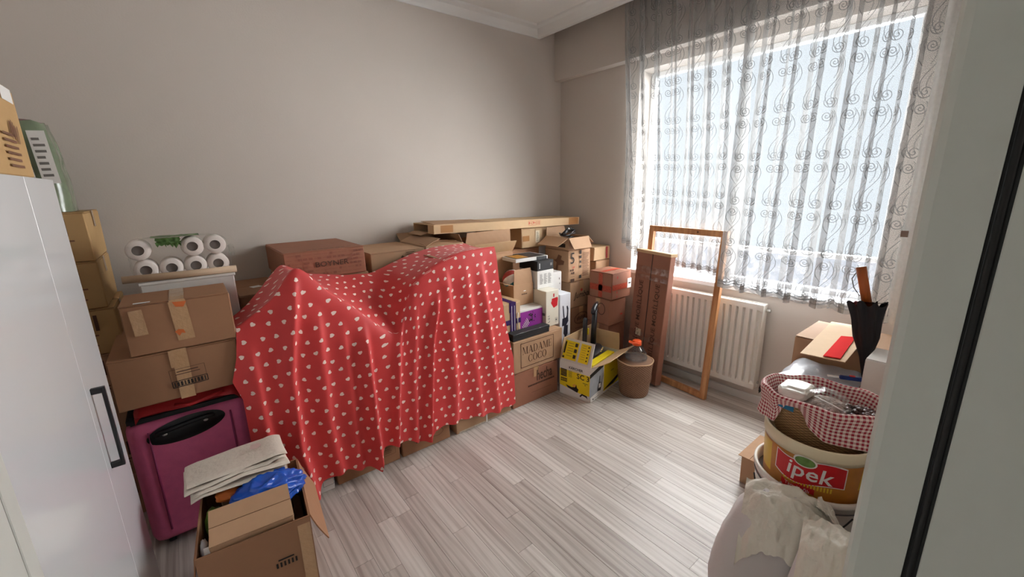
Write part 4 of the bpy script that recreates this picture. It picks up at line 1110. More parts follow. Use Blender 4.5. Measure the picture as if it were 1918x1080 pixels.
marks(c.root, c.dim, '-y', [(-.012, 0, .003, .2), (.012, 0, .003, .2)], WHITE, 0.1, 0, lift=0.002)
tube('string', [(0.05, -0.142, 0.17), (0.042, -0.146, 0.12), (0.05, -0.143, 0.05)], 0.003, WHITE, c.root, 6)
c = open_carton('open_cardboard_box', 'small open carton with raised flap holding a beach ball', 1.800, 1.985, 2.25, 2.46, 0.658, 0.812, [('-y', -4, 0.112), ('-x', 72, 0.085), ('+y', 20, 0.09)], KRAFT)
marks(c.root, c.dim, '-y', [(-.022+.009*k, 0, 0.006, 0.009) for k in range(6)], INK_BROWN, 0.05, 0.05)
marks(c.root, c.dim, '-y', [(0, 0, 0.022, 0.006)], WHITE, 0.1, 0.35)
def ball():
    b = thing('ball', 'small red white and teal ball peeking out of the open carton', 'ball', (1.862, 2.34, 0.835))
    cols = [WHITE, plain('teal_print', S(70, 150, 170), 0.5), WHITE, plain('dull_red_print', S(170, 60, 58), 0.5)]
    for k in range(8):
        p = lathe('gore', [(0.075*math.sin(PI*j/12)+1e-5, -0.075*math.cos(PI*j/12)) for j in range(13)], cols[k % 4], b, 6, arc=(2*PI*k/8, 2*PI*(k+1)/8))
        p.rotation_euler = (0.9, 0.5, 0.3)
    # sits on a crumpled paper nest
    blob('paper_nest', (0.02, 0, -0.12), (0.08, 0.08, 0.045), PAPER_TAN, b, 0.2, 3, 1, 3)
ball()
c = carton('coffee_pot_box', 'tall cream box with a red coffee pot picture', 1.994, 2.122, 2.12, 2.42, 0.491, 0.760, plain('cream_glossy_card', S(226, 220, 204), 0.35, var=0.02), tape=None, flaps=False, cat='box', jit=0.0, bev=0.002)
RB = plain('red_pot_print', S(206, 34, 44), 0.4)
patch(c.root, c.dim, '-y', 0, 0, 0.35, 0.32, RB, pts=[(-.03, .03), (.028, .036), (.034, .02), (.026, -.03), (-.01, -.042), (-.026, -.02), (-.038, .0), (-.03, .012)])
patch(c.root, c.dim, '-y', 0.012, 0.025, 0.2, 0.72, RB)
marks(c.root, c.dim, '-y', [(-.022, 0, .004, .02), (-.016, -.008, .012, .004), (0, 0, .004, .02), (.01, 0, .004, .02), (.005, -.008, .01, .004), (.024, 0, .004, .02)], INK_GREY, -0.6, -0.58, PI/2)
marks(c.root, c.dim, '-y', frame_rects(0.02, 0.03, 0.002)+[(0, 0, 0.012, 0.012)], INK_GREY, 0.6, -0.7)
patch(c.root, c.dim, '-x', 0.28, 0.02, 0, -0.3, INK_GREY)
c = carton('printed_box', 'white box with fine grey text under the black box', 2.000, 2.166, 2.22, 2.42, 0.7615, 0.893, WHITE_CARD, tape=None, flaps=False, cat='box', jit=0.0, bev=0.002)
for u_ in (-0.5, 0.0, 0.5): marks(c.root, c.dim, '-y', lines_rects(0.036, 0.08, 12, random.Random(int(u_*10)+9)), INK_GREY, u_, 0.05)
c = carton('black_appliance_box', 'black and grey printed box on top of the white text box', 2.004, 2.166, 2.222, 2.43, 0.894, 0.966, BLACK_MATTE, tape=None, flaps=False, cat='box', jit=0.0, bev=0.002)
patch(c.root, c.dim, '-y', 0.02, 0.02, 0.7, 0.1, INK_GREY); marks(c.root, c.dim, '-y', [(0, 0, 0.006, 0.04)], WHITE, -0.75, 0)
c = carton('flat_game_box', 'flat white box with an orange picture lid lying on the black box', 1.86, 2.160, 2.28, 2.50, 0.967, 0.992, WHITE_CARD, tape=None, flaps=False, cat='box', jit=0.0, bev=0.001, rz=-0.05)
patch(c.root, c.dim, '+z', 0.28, 0.2, 0, 0, BLACK_MATTE); patch(c.root, c.dim, '+z', 0.11, 0.14, -0.45, -0.15, plain('orange_picture', S(206, 148, 66), 0.4, var=0.3, scale=30), lift=0.0016)
patch(c.root, c.dim, '-y', 0.10, 0.024, 0.6, 0.0, BLACK_MATTE)
c = carton('tall_white_box', 'narrow tall white box with small symbols behind the coffee pot box', 2.205, 2.342, 2.31, 2.44, 0, 0.838, WHITE_CARD, tape=None, flaps=True, cat='box', jit=0.0, bev=0.002)
marks(c.root, c.dim, '-y', [(0, .06, .008, .016), (0.004, .02, .006, .012), (0, -.03, .005, .012), (0, -.05, .005, .008), (0, -.07, .005, .006)], INK_GREY, 0.62, 0.72)
c = carton('vacuum_cleaner_box', 'tall white box with a dark vacuum cleaner picture right of the coffee pot box', 2.136, 2.250, 2.12, 2.30, 0, 0.712, plain('pale_blue_white_card', S(226, 228, 236), 0.4, var=0.02), tape=None, flaps=False, cat='box', jit=0.0, bev=0.002)
VAC = plain('dark_picture_print', S(44, 46, 62), 0.4)
for pts in ([(-.03, .13), (-.02, .13), (-.005, .02), (-.016, .015)], [(.012, .12), (.024, .125), (.034, .10), (.03, .03), (.0, .02), (.018, .05), (.022, .09)], [(-.03, .03), (.03, .035), (.034, .0), (.012, -.03), (-.034, -.03)], [(-.012, -.03), (.03, -.03), (.028, -.10), (.006, -.13), (-.018, -.09)], [(.002, -.12), (.008, -.12), (.006, -.18), (.0, -.16)]):
    patch(c.root, c.dim, '-y', 0, 0, 0.0, 0.38, VAC, pts=pts)

# corner stack: base, oval logo, script logo, "5", open box
S0, S1, T0, T1 = 2.412, 2.692, 2.30, 2.585
carton('cardboard_box', 'lowest carton of the corner stack behind the yellow box', S0, S1, T0, T1, 0, 0.272, KRAFT_DARK, tape=None, group='corner stack')
c = carton('cardboard_box', 'carton with an oval stamp, under the script-logo carton', S0+.02, S1+.018, T0, T1, 0.274, 0.502, KRAFT_DARK, axis='y', tape=TAPE, group='corner stack')
ring_mesh('printed_ring', 0.085, 0.05, 0.006, INK_BROWN, c.root, c.dim, '-y', 0.0, 0.12, 0.12); ring_mesh('printed_ring', 0.072, 0.038, 0.002, INK_BROWN, c.root, c.dim, '-y', 0.0, 0.12, 0.12)
marks(c.root, c.dim, '-y', [(-.045+.018*k, 0.004*(k % 2), 0.011, 0.03) for k in range(6)], INK_BROWN, 0.0, 0.12, 0.12)
marks(c.root, c.dim, '-y', [(-.07+.012*k, 0, 0.008, 0.012) for k in range(12)], INK_FADED, 0.05, -0.62, 0.0)
c = carton('cardboard_box', 'carton with a black script logo and red dot, below the carton marked 5', S0+.022, S1+.016, T0, T1, 0.504, 0.728, KRAFT, axis='y', tape=TAPE, group='corner stack')
write(c.root, c.dim, '-y', 'Jumbo', 0.075, 0.0, -0.08, INK, shear=0.35, xs=0.9, rot=0.03)
ring_mesh('printed_dot', 0.012, 0.012, 0.0115, INK_RED, c.root, c.dim, '-y', 0.0, 0.28)
c = carton('cardboard_box', 'carton marked with a large 5 and lines of print', S0, S1-.015, T0, T1, 0.730, 0.994, KRAFT, axis='y', tape=None, group='corner stack')
write(c.root, c.dim, '-y', '5', 0.13, -0.66, 0.46, INK, xs=0.9)
marks(c.root, c.dim, '-y', lines_rects(0.09, 0.20, 16, random.Random(6)), INK_FADED, 0.58, 0.0)
marks(c.root, c.dim, '-y', [(0, .10, .02, .03), (0, .06, .024, .022), (0, .02, .016, .02), (0, -.02, .02, .02), (0, -.105, .026, .026)], INK, 0.05, 0.05)
marks(c.root, c.dim, '-y', [(-.008, 0, .006, .02), (.006, .004, .008, .012)], INK_RED, -0.55, -0.1)
marks(c.root, c.dim, '-y', [(-.02, 0, .016, .016), (.004, 0, .02, .016), (-.01, -.024, .012, .014), (.012, -.024, .02, .018), (0, -.055, .05, .002), (0, -.085, .045, .026)], INK_BROWN, -0.66, -0.25)
bm_pts = [(-.05, -.07), (-.02, -.08), (-.01, 0.0), (.05, .01), (.06, .04), (.02, .05), (.03, .08), (-.01, .09), (-.03, .05), (-.06, .04), (-.03, .02)]
patch(c.root, c.dim, '-x', 0, 0, 0.25, 0.0, INK_FADED, pts=bm_pts)
c = open_carton('open_cardboard_box', 'open carton with spread flaps holding black cables, topmost in the corner', S0-.002, S1-.04, T0+.003, T1-.02, 0.996, 1.092, [('-y', 150, 0.10), ('-x', 118, 0.125), ('+x', 128, 0.10), ('+y', 10, 0.07)], KRAFT)
patch(c.root, c.dim, '-x', 0.13, 0.03, 0.25, -0.3, INK)
def cables():
    t = thing('cable_coil', 'black cable and connector sticking out of the topmost open carton', 'cable', (2.53, 2.43, 1.002))
    pts = [(0.07*math.cos(a*1.0)+0.012*math.sin(a*3.1)-0.01, 0.055*math.sin(a)+0.01*math.cos(a*2.3), 0.05+0.006*a+0.012*math.sin(a*1.7)) for a in [k*0.33 for k in range(42)]]
    tube('cable', pts, 0.0055, BLACK, t, 7)
    tube('connector', [(-0.075, -0.02, 0.105), (-0.03, -0.015, 0.135), (0.0, 0.0, 0.15)][::-1], [0.010, 0.014, 0.018], BLACK, t, 12)
    tube('metal_tip', [(0.0, 0.0, 0.15), (0.03, 0.012, 0.146)], [0.012, 0.009], STEEL, t, 10)
    tube('cable_loop', [(0.03, 0.012, 0.146), (0.06, 0.02, 0.15), (0.09, 0.01, 0.135), (0.08, -0.01, 0.11), (0.02, 0.0, 0.10)], 0.005, BLACK, t, 7)
    blob('cable_bundle', (0.0, 0.0, 0.035), (0.08, 0.06, 0.034), BLACK_MATTE, t, 0.3, 3, 3, 3)
cables()

# right-hand cartons by the curtain
c = carton('cardboard_box', 'tall carton in the corner beneath the two small cartons by the curtain', 2.715, 2.93, 2.29, 2.66, 0, 0.758, KRAFT_DARK, tape=None)
c = carton('cardboard_box', 'brown carton between the tall corner carton and the red-taped pale carton', 2.75, 2.935, 2.30, 2.66, 0.760, 0.868, KRAFT, tape=None)
c = carton('cardboard_box', 'pale carton sealed with red and white tape, by the left edge of the curtain', 2.722, 2.935, 2.30, 2.70, 0.870, 0.985, KRAFT_LIGHT, axis='x', tape=plain('red_white_tape', S(214, 150, 136), 0.4, var=0.35, scale=60))
patch(c.root, c.dim, '-y', 0.022, 0.10, 0.55, 0.05, plain('red_striped_tape', S(186, 66, 62), 0.4, var=0.5, scale=90), name='tape')
c = carton('cardboard_box', 'carton wrapped with red print tape, at the left edge of the curtain', 2.594, 2.838, 2.0, 2.235, 0.607, 0.822, KRAFT_RED, tape=None, jit=0.004)
RT = plain('red_print_tape', S(186, 74, 48), 0.5, var=0.35, scale=70)
patch(c.root, c.dim, '-y', 0.24, 0.045, 0, -0.08, RT, 0.0, name='tape'); patch(c.root, c.dim, '-x', 0.22, 0.05, 0, -0.2, RT, 0.0, name='tape'); patch(c.root, c.dim, '-x', 0.04, 0.2, 0.0, 0, RT, name='tape')
patch(c.root, c.dim, '+z', 0.22, 0.045, 0, 0, RT, 0.0, name='tape'); marks(c.root, c.dim, '-y', [(-.0, .07, .012, .02), (0, -.05, .008, .02), (0, -.085, .008, .015)], INK_RED, -0.5, 0)
patch(c.root, c.dim, '-y', 0.05, 0.08, 0.78, 0.05, WHITE, name='paper_label', lift=0.002); marks(c.root, c.dim, '-y', [(0, 0, 0.03, 0.01)], INK, 0.8, 0.05, lift=0.003)
c = carton('cardboard_box', 'crumpled carton below the red-taped carton, with a ring stamp', 2.585, 2.80, 2.01, 2.25, 0.395, 0.605, KRAFT_RED, tape=TAPE)
ring_mesh('printed_ring', 0.04, 0.05, 0.006, INK_BROWN, c.root, c.dim, '-x', 0.3, 0.2)
marks(c.root, c.dim, '-y', [(0, 0, 0.03, 0.012)], INK_RED, 0.4, -0.3)
carton('cardboard_box', 'shaded carton on the floor between the yellow box and the leaning flat pack', 2.59, 2.81, 2.02, 2.26, 0, 0.393, KRAFT_RED, tape=TAPE)

# ------------------------------------------------------------------ yellow steam cleaner box
KX, KY, KR = 2.27, 1.925, 0.19
def k_box():
    W, D, H = 0.435, 0.262, 0.262
    KI = KRAFT_LIGHT
    c = open_carton('steam_cleaner_box', 'open yellow and white SC 3 steam cleaner box on the floor', KX-W/2, KX+W/2, KY-D/2, KY+D/2, 0.001, H,
                    [('-x', -24, 0.17, 0.004, WHITE_CARD), ('-y', 60, 0.15, 0.004, KI), ('+y', -6, 0.17, 0.004, KI), ('+x', 6, 0.13, 0.004, KI)], plain('white_glossy_box', S(232, 230, 224), 0.35, var=0.02), KR)
    r, d = c.root, c.dim
    # narrow end (faces left): yellow field, lettering, pictures
    patch(r, d, '-x', D-.004, 0.155, 0, -0.07, YELLOW)
    patch(r, d, '-x', 0, 0, 0, -0.62, WHITE, pts=[(-D/2+.002, -.035), (D/2-.002, -.04), (D/2-.002, -.03), (0.02, 0.0), (-D/2+.002, .02)], lift=0.0016)
    write(r, d, '-x', 'SC 3', 0.054, 0.52, 0.32, INK, bold=0.018, lift=0.002)
    marks(r, d, '-x', [(0, 0, 0.04, 0.004), (0, -.012, .008, .006)], INK, 0.66, 0.02, lift=0.002)
    write(r, d, '-x', 'KÄRCHER', 0.026, 0.05, 0.70, INK, bold=0.015, lift=0.002); marks(r, d, '-x', [(0, 0, 0.085, 0.003)], YELLOW, 0.05, 0.58, lift=0.002)
    marks(r, d, '-x', [(0, .03-.012*k, 0.052, 0.009) for k in range(5)]+[(0.055, .03-.011*k, 0.03, 0.003) for k in range(5)], INK, -0.72, 0.28, lift=0.002)
    marks(r, d, '-x', [(-.022+.011*k, .008-.016*j, 0.008, 0.012) for k in range(5) for j in range(2)], INK, -0.70, -0.10, lift=0.002)
    patch(r, d, '-x', 0, 0, -0.05, -0.52, INK, pts=[(-.07, .02), (-.05, .0), (.03, -.018), (.04, .01), (.025, .02), (.02, .045), (.012, .02), (-.02, .012)], lift=0.0024)
    patch(r, d, '-x', 0, 0, 0.55, -0.72, INK, pts=[(-.03, -.01), (-.012, .012), (.03, .006), (.036, -.018), (.024, -.006), (-.008, 0), (-.022, -.018)], lift=0.0024)
    patch(r, d, '-x', 0.028, 0.03, 0.0, -0.32, plain('orange_flame_print', S(232, 170, 60), 0.5), lift=0.0023, rot=0.6)
    # long side: photo panel with black strip, yellow field, black nozzle
    patch(r, d, '-y', 0.245, 0.235, 0.42, 0.02, YELLOW)
    PHO = plain('grey_photo_print', S(168, 172, 176), 0.4, var=0.18, scale=14)
    patch(r, d, '-y', 0, 0, -0.55, -0.05, PHO, pts=[(-.118, -.085), (-.118, .07), (.07, .10), (.085, .02), (.05, -.07)], lift=0.0016)
    patch(r, d, '-y', 0, 0, -0.55, 0.55, INK, pts=[(-.118, -.012), (-.118, .018), (.075, .048), (.075, .016)], lift=0.002)
    patch(r, d, '-y', 0, 0, -0.45, -0.12, INK, pts=[(-.03, -.06), (-.02, -.01), (-.012, .0), (0, .05), (.01, .05), (.004, .0), (.03, -.01), (.02, -.07)], lift=0.0022)
    patch(r, d, '-y', 0.03, 0.035, -0.43, -0.32, WHITE, lift=0.0026)
    patch(r, d, '-y', 0, 0, 0.35, -0.66, INK, pts=[(-.13, -.02), (.12, .03), (.16, .028), (.15, .014), (.04, -.02)], lift=0.0022)
    marks(r, d, '-y', [(0, 0, 0.014, 0.012), (0.05, 0, 0.07, 0.003)], INK, -0.85, -0.88, lift=0.002); marks(r, d, '-y', [(0, 0, 0.045, 0.012)], plain('pale_yellow_print', S(190, 165, 30), 0.5), 0.45, 0.1, lift=0.0022)
    # printed instruction panels on the raised end flap
    f = c.flaps[0]
    def fp(w, h, x, z, mat, y=-0.0085): 
        o = box('printed_panel', x-w/2, x+w/2, y-.0006, y, z-h/2, z+h/2, mat, f); return o
    fp(0.118, 0.135, -0.058, 0.085, YELLOW); fp(0.078, 0.135, 0.058, 0.085, YELLOW)
    for k in range(3): fp(0.022, 0.026, -0.018, 0.13-.042*k, INK, -0.0095)
    for k in range(6): fp(0.045, 0.003, -0.062, 0.135-.018*k, INK_FADED, -0.0095)
    fp(0.012, 0.085, -0.106, 0.10, INK, -0.0095); fp(0.016, 0.014, -0.106, 0.03, INK, -0.0095)
    for k in range(5): fp(0.010, 0.010, 0.082, 0.135-.024*k, INK, -0.0095)
    for k in range(7): fp(0.032, 0.002, 0.048, 0.14-.016*k, INK_FADED, -0.0095)
    return c
kb = k_box()
def kpt(x, y, z):
    v = Matrix.Rotation(KR, 4, 'Z') @ Vector((x, y, 0)); return (KX+v.x, KY+v.y, z)
def steam_cleaner():
    s = thing('steam_cleaner', 'black steam cleaner with upright handle and tubes inside the yellow box', 'steam cleaner', kpt(0.03, 0.02, 0.012), KR)
    SB = plain('black_glossy_plastic', S(20, 21, 28), 0.28, var=0.1, coat=0.3)
    blob('housing', (0.02, 0.02, 0.12), (0.17, 0.10, 0.13), SB, s, 0.08, 1.6, 2, 4, power=0.8, flat=-0.118)
    grid('deck', lambda u, v: (0.02+0.12*v*math.cos(2*PI*u), 0.01+0.075*v*math.sin(2*PI*u), 0.262+0.012*(1-v*v)+0.02*v*math.cos(2*PI*u)), 36, 6, SB, s)
    tube('upright_tube', [(0.0, 0.055, 0.22), (0.005, 0.055, 0.36), (0.008, 0.055, 0.50), (0.008, 0.055, 0.515)], [0.019, 0.018, 0.017, 0.011], SB, s, 12)
    tube('handle_stem', [(0.10, 0.035, 0.24), (0.105, 0.035, 0.40), (0.115, 0.035, 0.565)], [0.024, 0.021, 0.02], SB, s, 12)
    tube('handle_grip', [(0.055, 0.02, 0.545), (0.085, 0.028, 0.565), (0.13, 0.04, 0.588), (0.175, 0.05, 0.60)], [0.014, 0.020, 0.018, 0.010], SB, s, 12)
    box('yellow_tag', 0.024, 0.030, 0.035, 0.05, 0.38, 0.43, YELLOW, s, 0.001)
    LED = plain('pale_yellow_button', S(250, 214, 130), 0.3)
    for k in range(3): blob('button', (0.045+.022*k, -0.062+.004*k, 0.262+.006*k), (0.008, 0.005, 0.005), LED, s, 0, sub=2)
    box('yellow_insert', -0.16, 0.17, -0.115, -0.055, 0.10, 0.235, YELLOW, s, 0.004)
steam_cleaner()

# ------------------------------------------------------------------ waste basket with bottle
def waste_basket():
    b = thing('waste_basket', 'brown woven paper waste basket on the floor beside the yellow box', 'basket', (2.445, 1.655, 0.001))
    lathe('woven_wall', [(0.0, 0.0), (0.098, 0.0), (0.103, 0.01), (0.108, 0.06), (0.121, 0.20), (0.128, 0.262)], WICKER_BROWN, b, 56, wob=0.015)
    lathe('inner_wall', [(0.124, 0.262), (0.117, 0.2), (0.104, 0.06), (0.096, 0.008), (0.0, 0.008)], WICKER_BROWN, b, 56, wob=0.015)
    tube('rim', [(0.126*(1+0.015*noise.noise((math.cos(a)*2, math.sin(a)*2, 2.36)))*math.cos(a), 0.126*math.sin(a), 0.262+0.003*math.sin(5*a)) for a in [2*PI*k/48 for k in range(48)]], 0.005, plain('straw_rim', S(186, 150, 116), 0.8), b, 6, True)
    bm = bmesh.new()      # woven decorative band of short raised stakes
    for row in range(4):
        for k in range(56):
            a = 2*PI*(k+0.5*(row % 2))/56; r = 0.1155+row*0.0013
            c_, s_ = math.cos(a)*r, math.sin(a)*r; z = 0.115+row*0.014
            t = Vector((-math.sin(a), math.cos(a), 0)); n = Vector((math.cos(a), math.sin(a), 0.1)); p = Vector((c_, s_, z))
            vs = [bm.verts.new(p+t*q+Vector((0, 0, w))+n*0.0035) for q, w in ((-.0042, -.005), (.0042, -.005), (.0042, .005), (-.0042, .005))]
            bm.faces.new(vs)
    o = finish(bm, 'raised_band', WICKER_BROWN, b); o['kind'] = 'stuff'
waste_basket()
def bottle():
    b = thing('water_bottle', 'large clear plastic bottle with an orange cap standing in the waste basket', 'bottle', (2.455, 1.655, 0.0115))
    lathe('bottle_body', [(0.0, 0.0), (0.070, 0.002), (0.076, 0.02), (0.076, 0.25), (0.076, 0.275), (0.070, 0.305), (0.052, 0.335), (0.030, 0.355), (0.026, 0.362), (0.026, 0.372)], PET, b, 40)
    lathe('rib', [(0.0762, 0.262), (0.079, 0.268), (0.0762, 0.274)], PET, b, 40)
    lathe('cap', [(0.031, 0.362), (0.032, 0.366), (0.031, 0.392), (0.027, 0.396), (0.0, 0.397)], ORANGE, b, 28)
    tube('carry_ring', [(0.031*math.cos(a)-0.01+(-0.035 if math.cos(a) < -0.2 else 0), 0.030*math.sin(a)*(0.9 if math.cos(a) < 0 else 1), 0.378+(0.018 if math.cos(a) < -0.2 else 0)) for a in [2*PI*k/24 for k in range(24)]], 0.0045, ORANGE, b, 7, True)
bottle()

# ------------------------------------------------------------------ leaning flat pack and wooden frame
def slab_from(name, parent, p_bl, p_br, p_tl, depth, mat, bevel=0.003):
    """box given by three front-face corners and a depth away from the viewer; returns local frame"""
    a = (Vector(p_br)-Vector(p_bl)); b = (Vector(p_tl)-Vector(p_bl)); n = a.cross(b).normalized()
    w, h = a.length, b.length; ax = a.normalized(); n = ax.cross(b.normalized()).normalized(); bx = n.cross(ax)
    M = Matrix((ax, -n, bx)).transposed().to_4x4(); M.translation = Vector(p_bl)+a/2-n*depth/2
    return M, (w, depth, h)
def flat_pack():
    M, d = slab_from('x', None, (2.705, 1.925, 0.012), (2.625, 1.588, 0.012), (2.78, 1.962, 1.01), 0.062, KRAFT_RED)
    r = thing('flat_pack_box', 'long brown flat-pack box printed MOBILIQUE leaning by the radiator', 'cardboard box'); r.matrix_world = M
    w, dp, h = d
    FP = cardboard('wrapped_red_brown_cardboard', S(150, 104, 86), 0.12)
    box('body', -w/2, w/2, -dp/2, dp/2, 0, h, FP, r, 0.004, 1, 0.006)
    box('seam', -0.0025, 0.0025, -dp/2-.0006, -dp/2+.001, 0.01, h-.01, BLACK_MATTE, r)
    for v, hh in ((0.72, 0.05), (0.60, 0.03), (-0.32, 0.06)): patch(r, d, '-y', w*1.0, hh, 0, v, mat_tape_clear, lift=0.0012, name='tape')
    patch(r, d, '-y', 0.055, 0.055, -0.38, -0.28, PAPER_TAN, 0.0, name='paper_label', lift=0.002)
    for u, v in ((-0.5, 0.22), (0.5, 0.22), (-0.5, -0.45), (0.5, -0.45)):
        write(r, d, '-y', 'MOBİLİQUE', 0.058, u, v, INK_BROWN, PI/2, lift=0.002, bold=0.004)
    box('end_cap', -w/2-.002, w/2+.002, -dp/2-.002, dp/2+.002, h-.02, h+.003, KRAFT_LIGHT, r, 0.002)
mat_tape_clear = mat_clear('clear_tape_film', (0.9, 0.86, 0.84, 1), 0.3, 0.2)
flat_pack()
def wood_frame():
    bl, br, tl, tr = Vector((2.776, 1.880, 0.004)), Vector((2.712, 1.256, 0.004)), Vector((2.842, 1.866, 1.19)), Vector((2.812, 1.242, 1.19))
    a = br-bl; b = ((tl-bl)+(tr-br))/2; ax = a.normalized(); n = ax.cross(b).normalized(); bx = n.cross(ax)
    r = thing('wooden_frame', 'empty pine wood frame leaning on the wall in front of the radiator', 'frame')
    M = Matrix((ax, -n, bx)).transposed().to_4x4(); M.translation = (bl+br)/2; r.matrix_world = M
    w, h, t, dp = a.length, b.length, 0.042, 0.03
    def bar(nm, pts):
        bm = bmesh.new(); f = [bm.verts.new((x, 0, z)) for x, z in pts]; g = [bm.verts.new((x, dp, z)) for x, z in pts]
        bm.faces.new(f); bm.faces.new(g[::-1])
        for k in range(4): bm.faces.new((f[k], g[k], g[(k+1) % 4], f[(k+1) % 4]))
        bmesh.ops.recalc_face_normals(bm, faces=bm.faces[:])
        bmesh.ops.bevel(bm, geom=bm.edges[:], offset=0.0015, segments=1, affect='EDGES'); return finish(bm, nm, WOOD, r)
    bar('rail', [(-w/2, 0), (w/2, 0), (w/2-t, t), (-w/2+t, t)]); bar('rail', [(-w/2, h), (-w/2+t, h-t), (w/2-t, h-t), (w/2, h)])
    bar('stile', [(-w/2, 0), (-w/2+t, t), (-w/2+t, h-t), (-w/2, h)]); bar('stile', [(w/2, 0), (w/2, h), (w/2-t, h-t), (w/2-t, t)])
    for x, z in ((0.10, h-t/2), (-0.13, t/2)): 
        k = lathe('knot', [(0.0, 0), (0.006, 0.0), (0.008, -0.001)], plain('dark_knot', S(96, 56, 34), 0.7), r, 12); k.matrix_local = Matrix.Translation((x, -0.0006, z)) @ Matrix.Rotation(PI/2, 4, 'X')
wood_frame()

# ================================================================== PILE BESIDE THE DOOR (right)
c = carton('cardboard_box', 'large brown carton against the window wall, under the cardboard sheet', 2.345, 2.70, 0.26, 0.665, 0, 0.745, KRAFT, tape=None)
c = carton('cardboard_box', 'dark brown carton carrying the silver and black mailer bag', 2.01, 2.34, 0.385, 0.625, 0, 0.60, KRAFT_DARK, tape=None)
c = carton('cardboard_box', 'reddish brown carton by the door wall, beneath the small white box', 1.985, 2.34, 0.085, 0.38, 0, 0.632, KRAFT_RED, tape=TAPE)
c = carton('cardboard_box', 'low crushed brown carton on the floor behind the white bucket', 2.03, 2.30, 0.632, 0.745, 0, 0.16, KRAFT, tape=None, jit=0.02)
c = carton('white_box', 'small white box standing on the reddish carton by the door', 2.085, 2.26, 0.10, 0.338, 0.634, 0.80, WHITE_CARD, tape=None, cat='box', jit=0.002)
c = carton('cardboard_box', 'tan carton behind the black umbrella next to the curtain', 2.40, 2.68, 0.085, 0.255, 0, 0.86, KRAFT_LIGHT, tape=None)
def mailer():
    t = thing('mailer_bag', 'silver and black plastic mailer bag lying on the dark brown carton', 'bag', (2.17, 0.50, 0.602))
    SIL = plain('silver_plastic', S(196, 200, 208), 0.28, var=0.08, bump=0.5, bscale=18, coat=0.3); BLK = plain('black_plastic_film', S(26, 27, 32), 0.25, bump=0.5, bscale=22)
    def top(u, v):
        x = -0.20+0.375*u; y = -0.155+0.30*v
        e = min(u, 1-u, v, 1-v); z = 0.052*min(1, e/0.16)**0.6
        return (x+0.012*noise.noise((u*4, v*4, 1)), y+0.012*noise.noise((u*4, v*4, 5)), z+0.004+0.010*noise.noise((u*5, v*5, 2))*min(1, e*6)-0.05*max(0, 0.10-u)*5*(0.4+0.6*abs(noise.noise((v*5, 1, 1)))))
    grid('silver_side', top, 36, 30, SIL, t)
    grid('black_side', lambda u, v: (-0.20+0.375*u, -0.155+0.30*v, 0.003-0.05*max(0, 0.10-u)*5*(0.6+0.6*abs(noise.noise((v*5, 1, 1))))), 30, 12, BLK, t)
    def skirt(u, v):     # crumpled black edge hanging over the near side
        y = -0.165+0.33*u; z = 0.012-0.085*v*(0.45+0.9*abs(noise.noise((u*4.2, 3, 1))))
        return (-0.188-0.022*math.sin(v*PI*0.7)+0.010*noise.noise((u*9, v*5, 2)), y, z)
    grid('crumpled_edge', skirt, 40, 8, BLK, t)
    grid('black_fold', lambda u, v: (-0.19+0.10*v, -0.16+0.13*u, 0.05+0.012*noise.noise((u*6, v*6, 8))-0.035*(1-v)), 16, 12, BLK, t)
mailer()
def sheet(name, label, cat, pts, th, mat):
    bm = bmesh.new(); f = bm.faces.new([bm.verts.new(p) for p in pts]); solid(bm, [f], th)
    return tag(finish(bm, name, mat), label, cat)
sheet('cardboard_sheet', 'pale cardboard sheet lying across the mailer bag and the large carton', 'cardboard sheet', [(2.115, 0.405, 0.751), (2.72, 0.430, 0.753), (2.70, 0.605, 0.753), (2.09, 0.562, 0.751)], 0.004, KRAFT_LIGHT)
sheet('red_folder', 'red folder lying on the pale cardboard sheet', 'folder', [(2.13, 0.425, 0.758), (2.48, 0.452, 0.760), (2.45, 0.502, 0.760), (2.11, 0.482, 0.758)], 0.004, plain('red_card', S(216, 30, 30), 0.9, spec=0.1))
def knife():
    t = thing('utility_knife', 'blue plastic cutter lying on the mailer bag beside the red folder', 'cutter', (2.13, 0.385, 0.672), 0.0)
    NB = plain('navy_plastic', S(28, 54, 120), 0.35)
    bm = bmesh.new(); add_box(bm, -0.035, 0.07, -0.009, 0.009, 0.0, 0.016); bmesh.ops.bevel(bm, geom=bm.edges[:], offset=0.004, segments=2, affect='EDGES'); finish(bm, 'grip', NB, t)
    box('slider', 0.0, 0.02, -0.005, 0.005, 0.016, 0.021, RED, t, 0.001); box('white_tip', -0.075, -0.035, -0.006, 0.006, 0.004, 0.011, WHITE, t, 0.001)
    t.rotation_euler = (0, 0, -1.1)
knife()
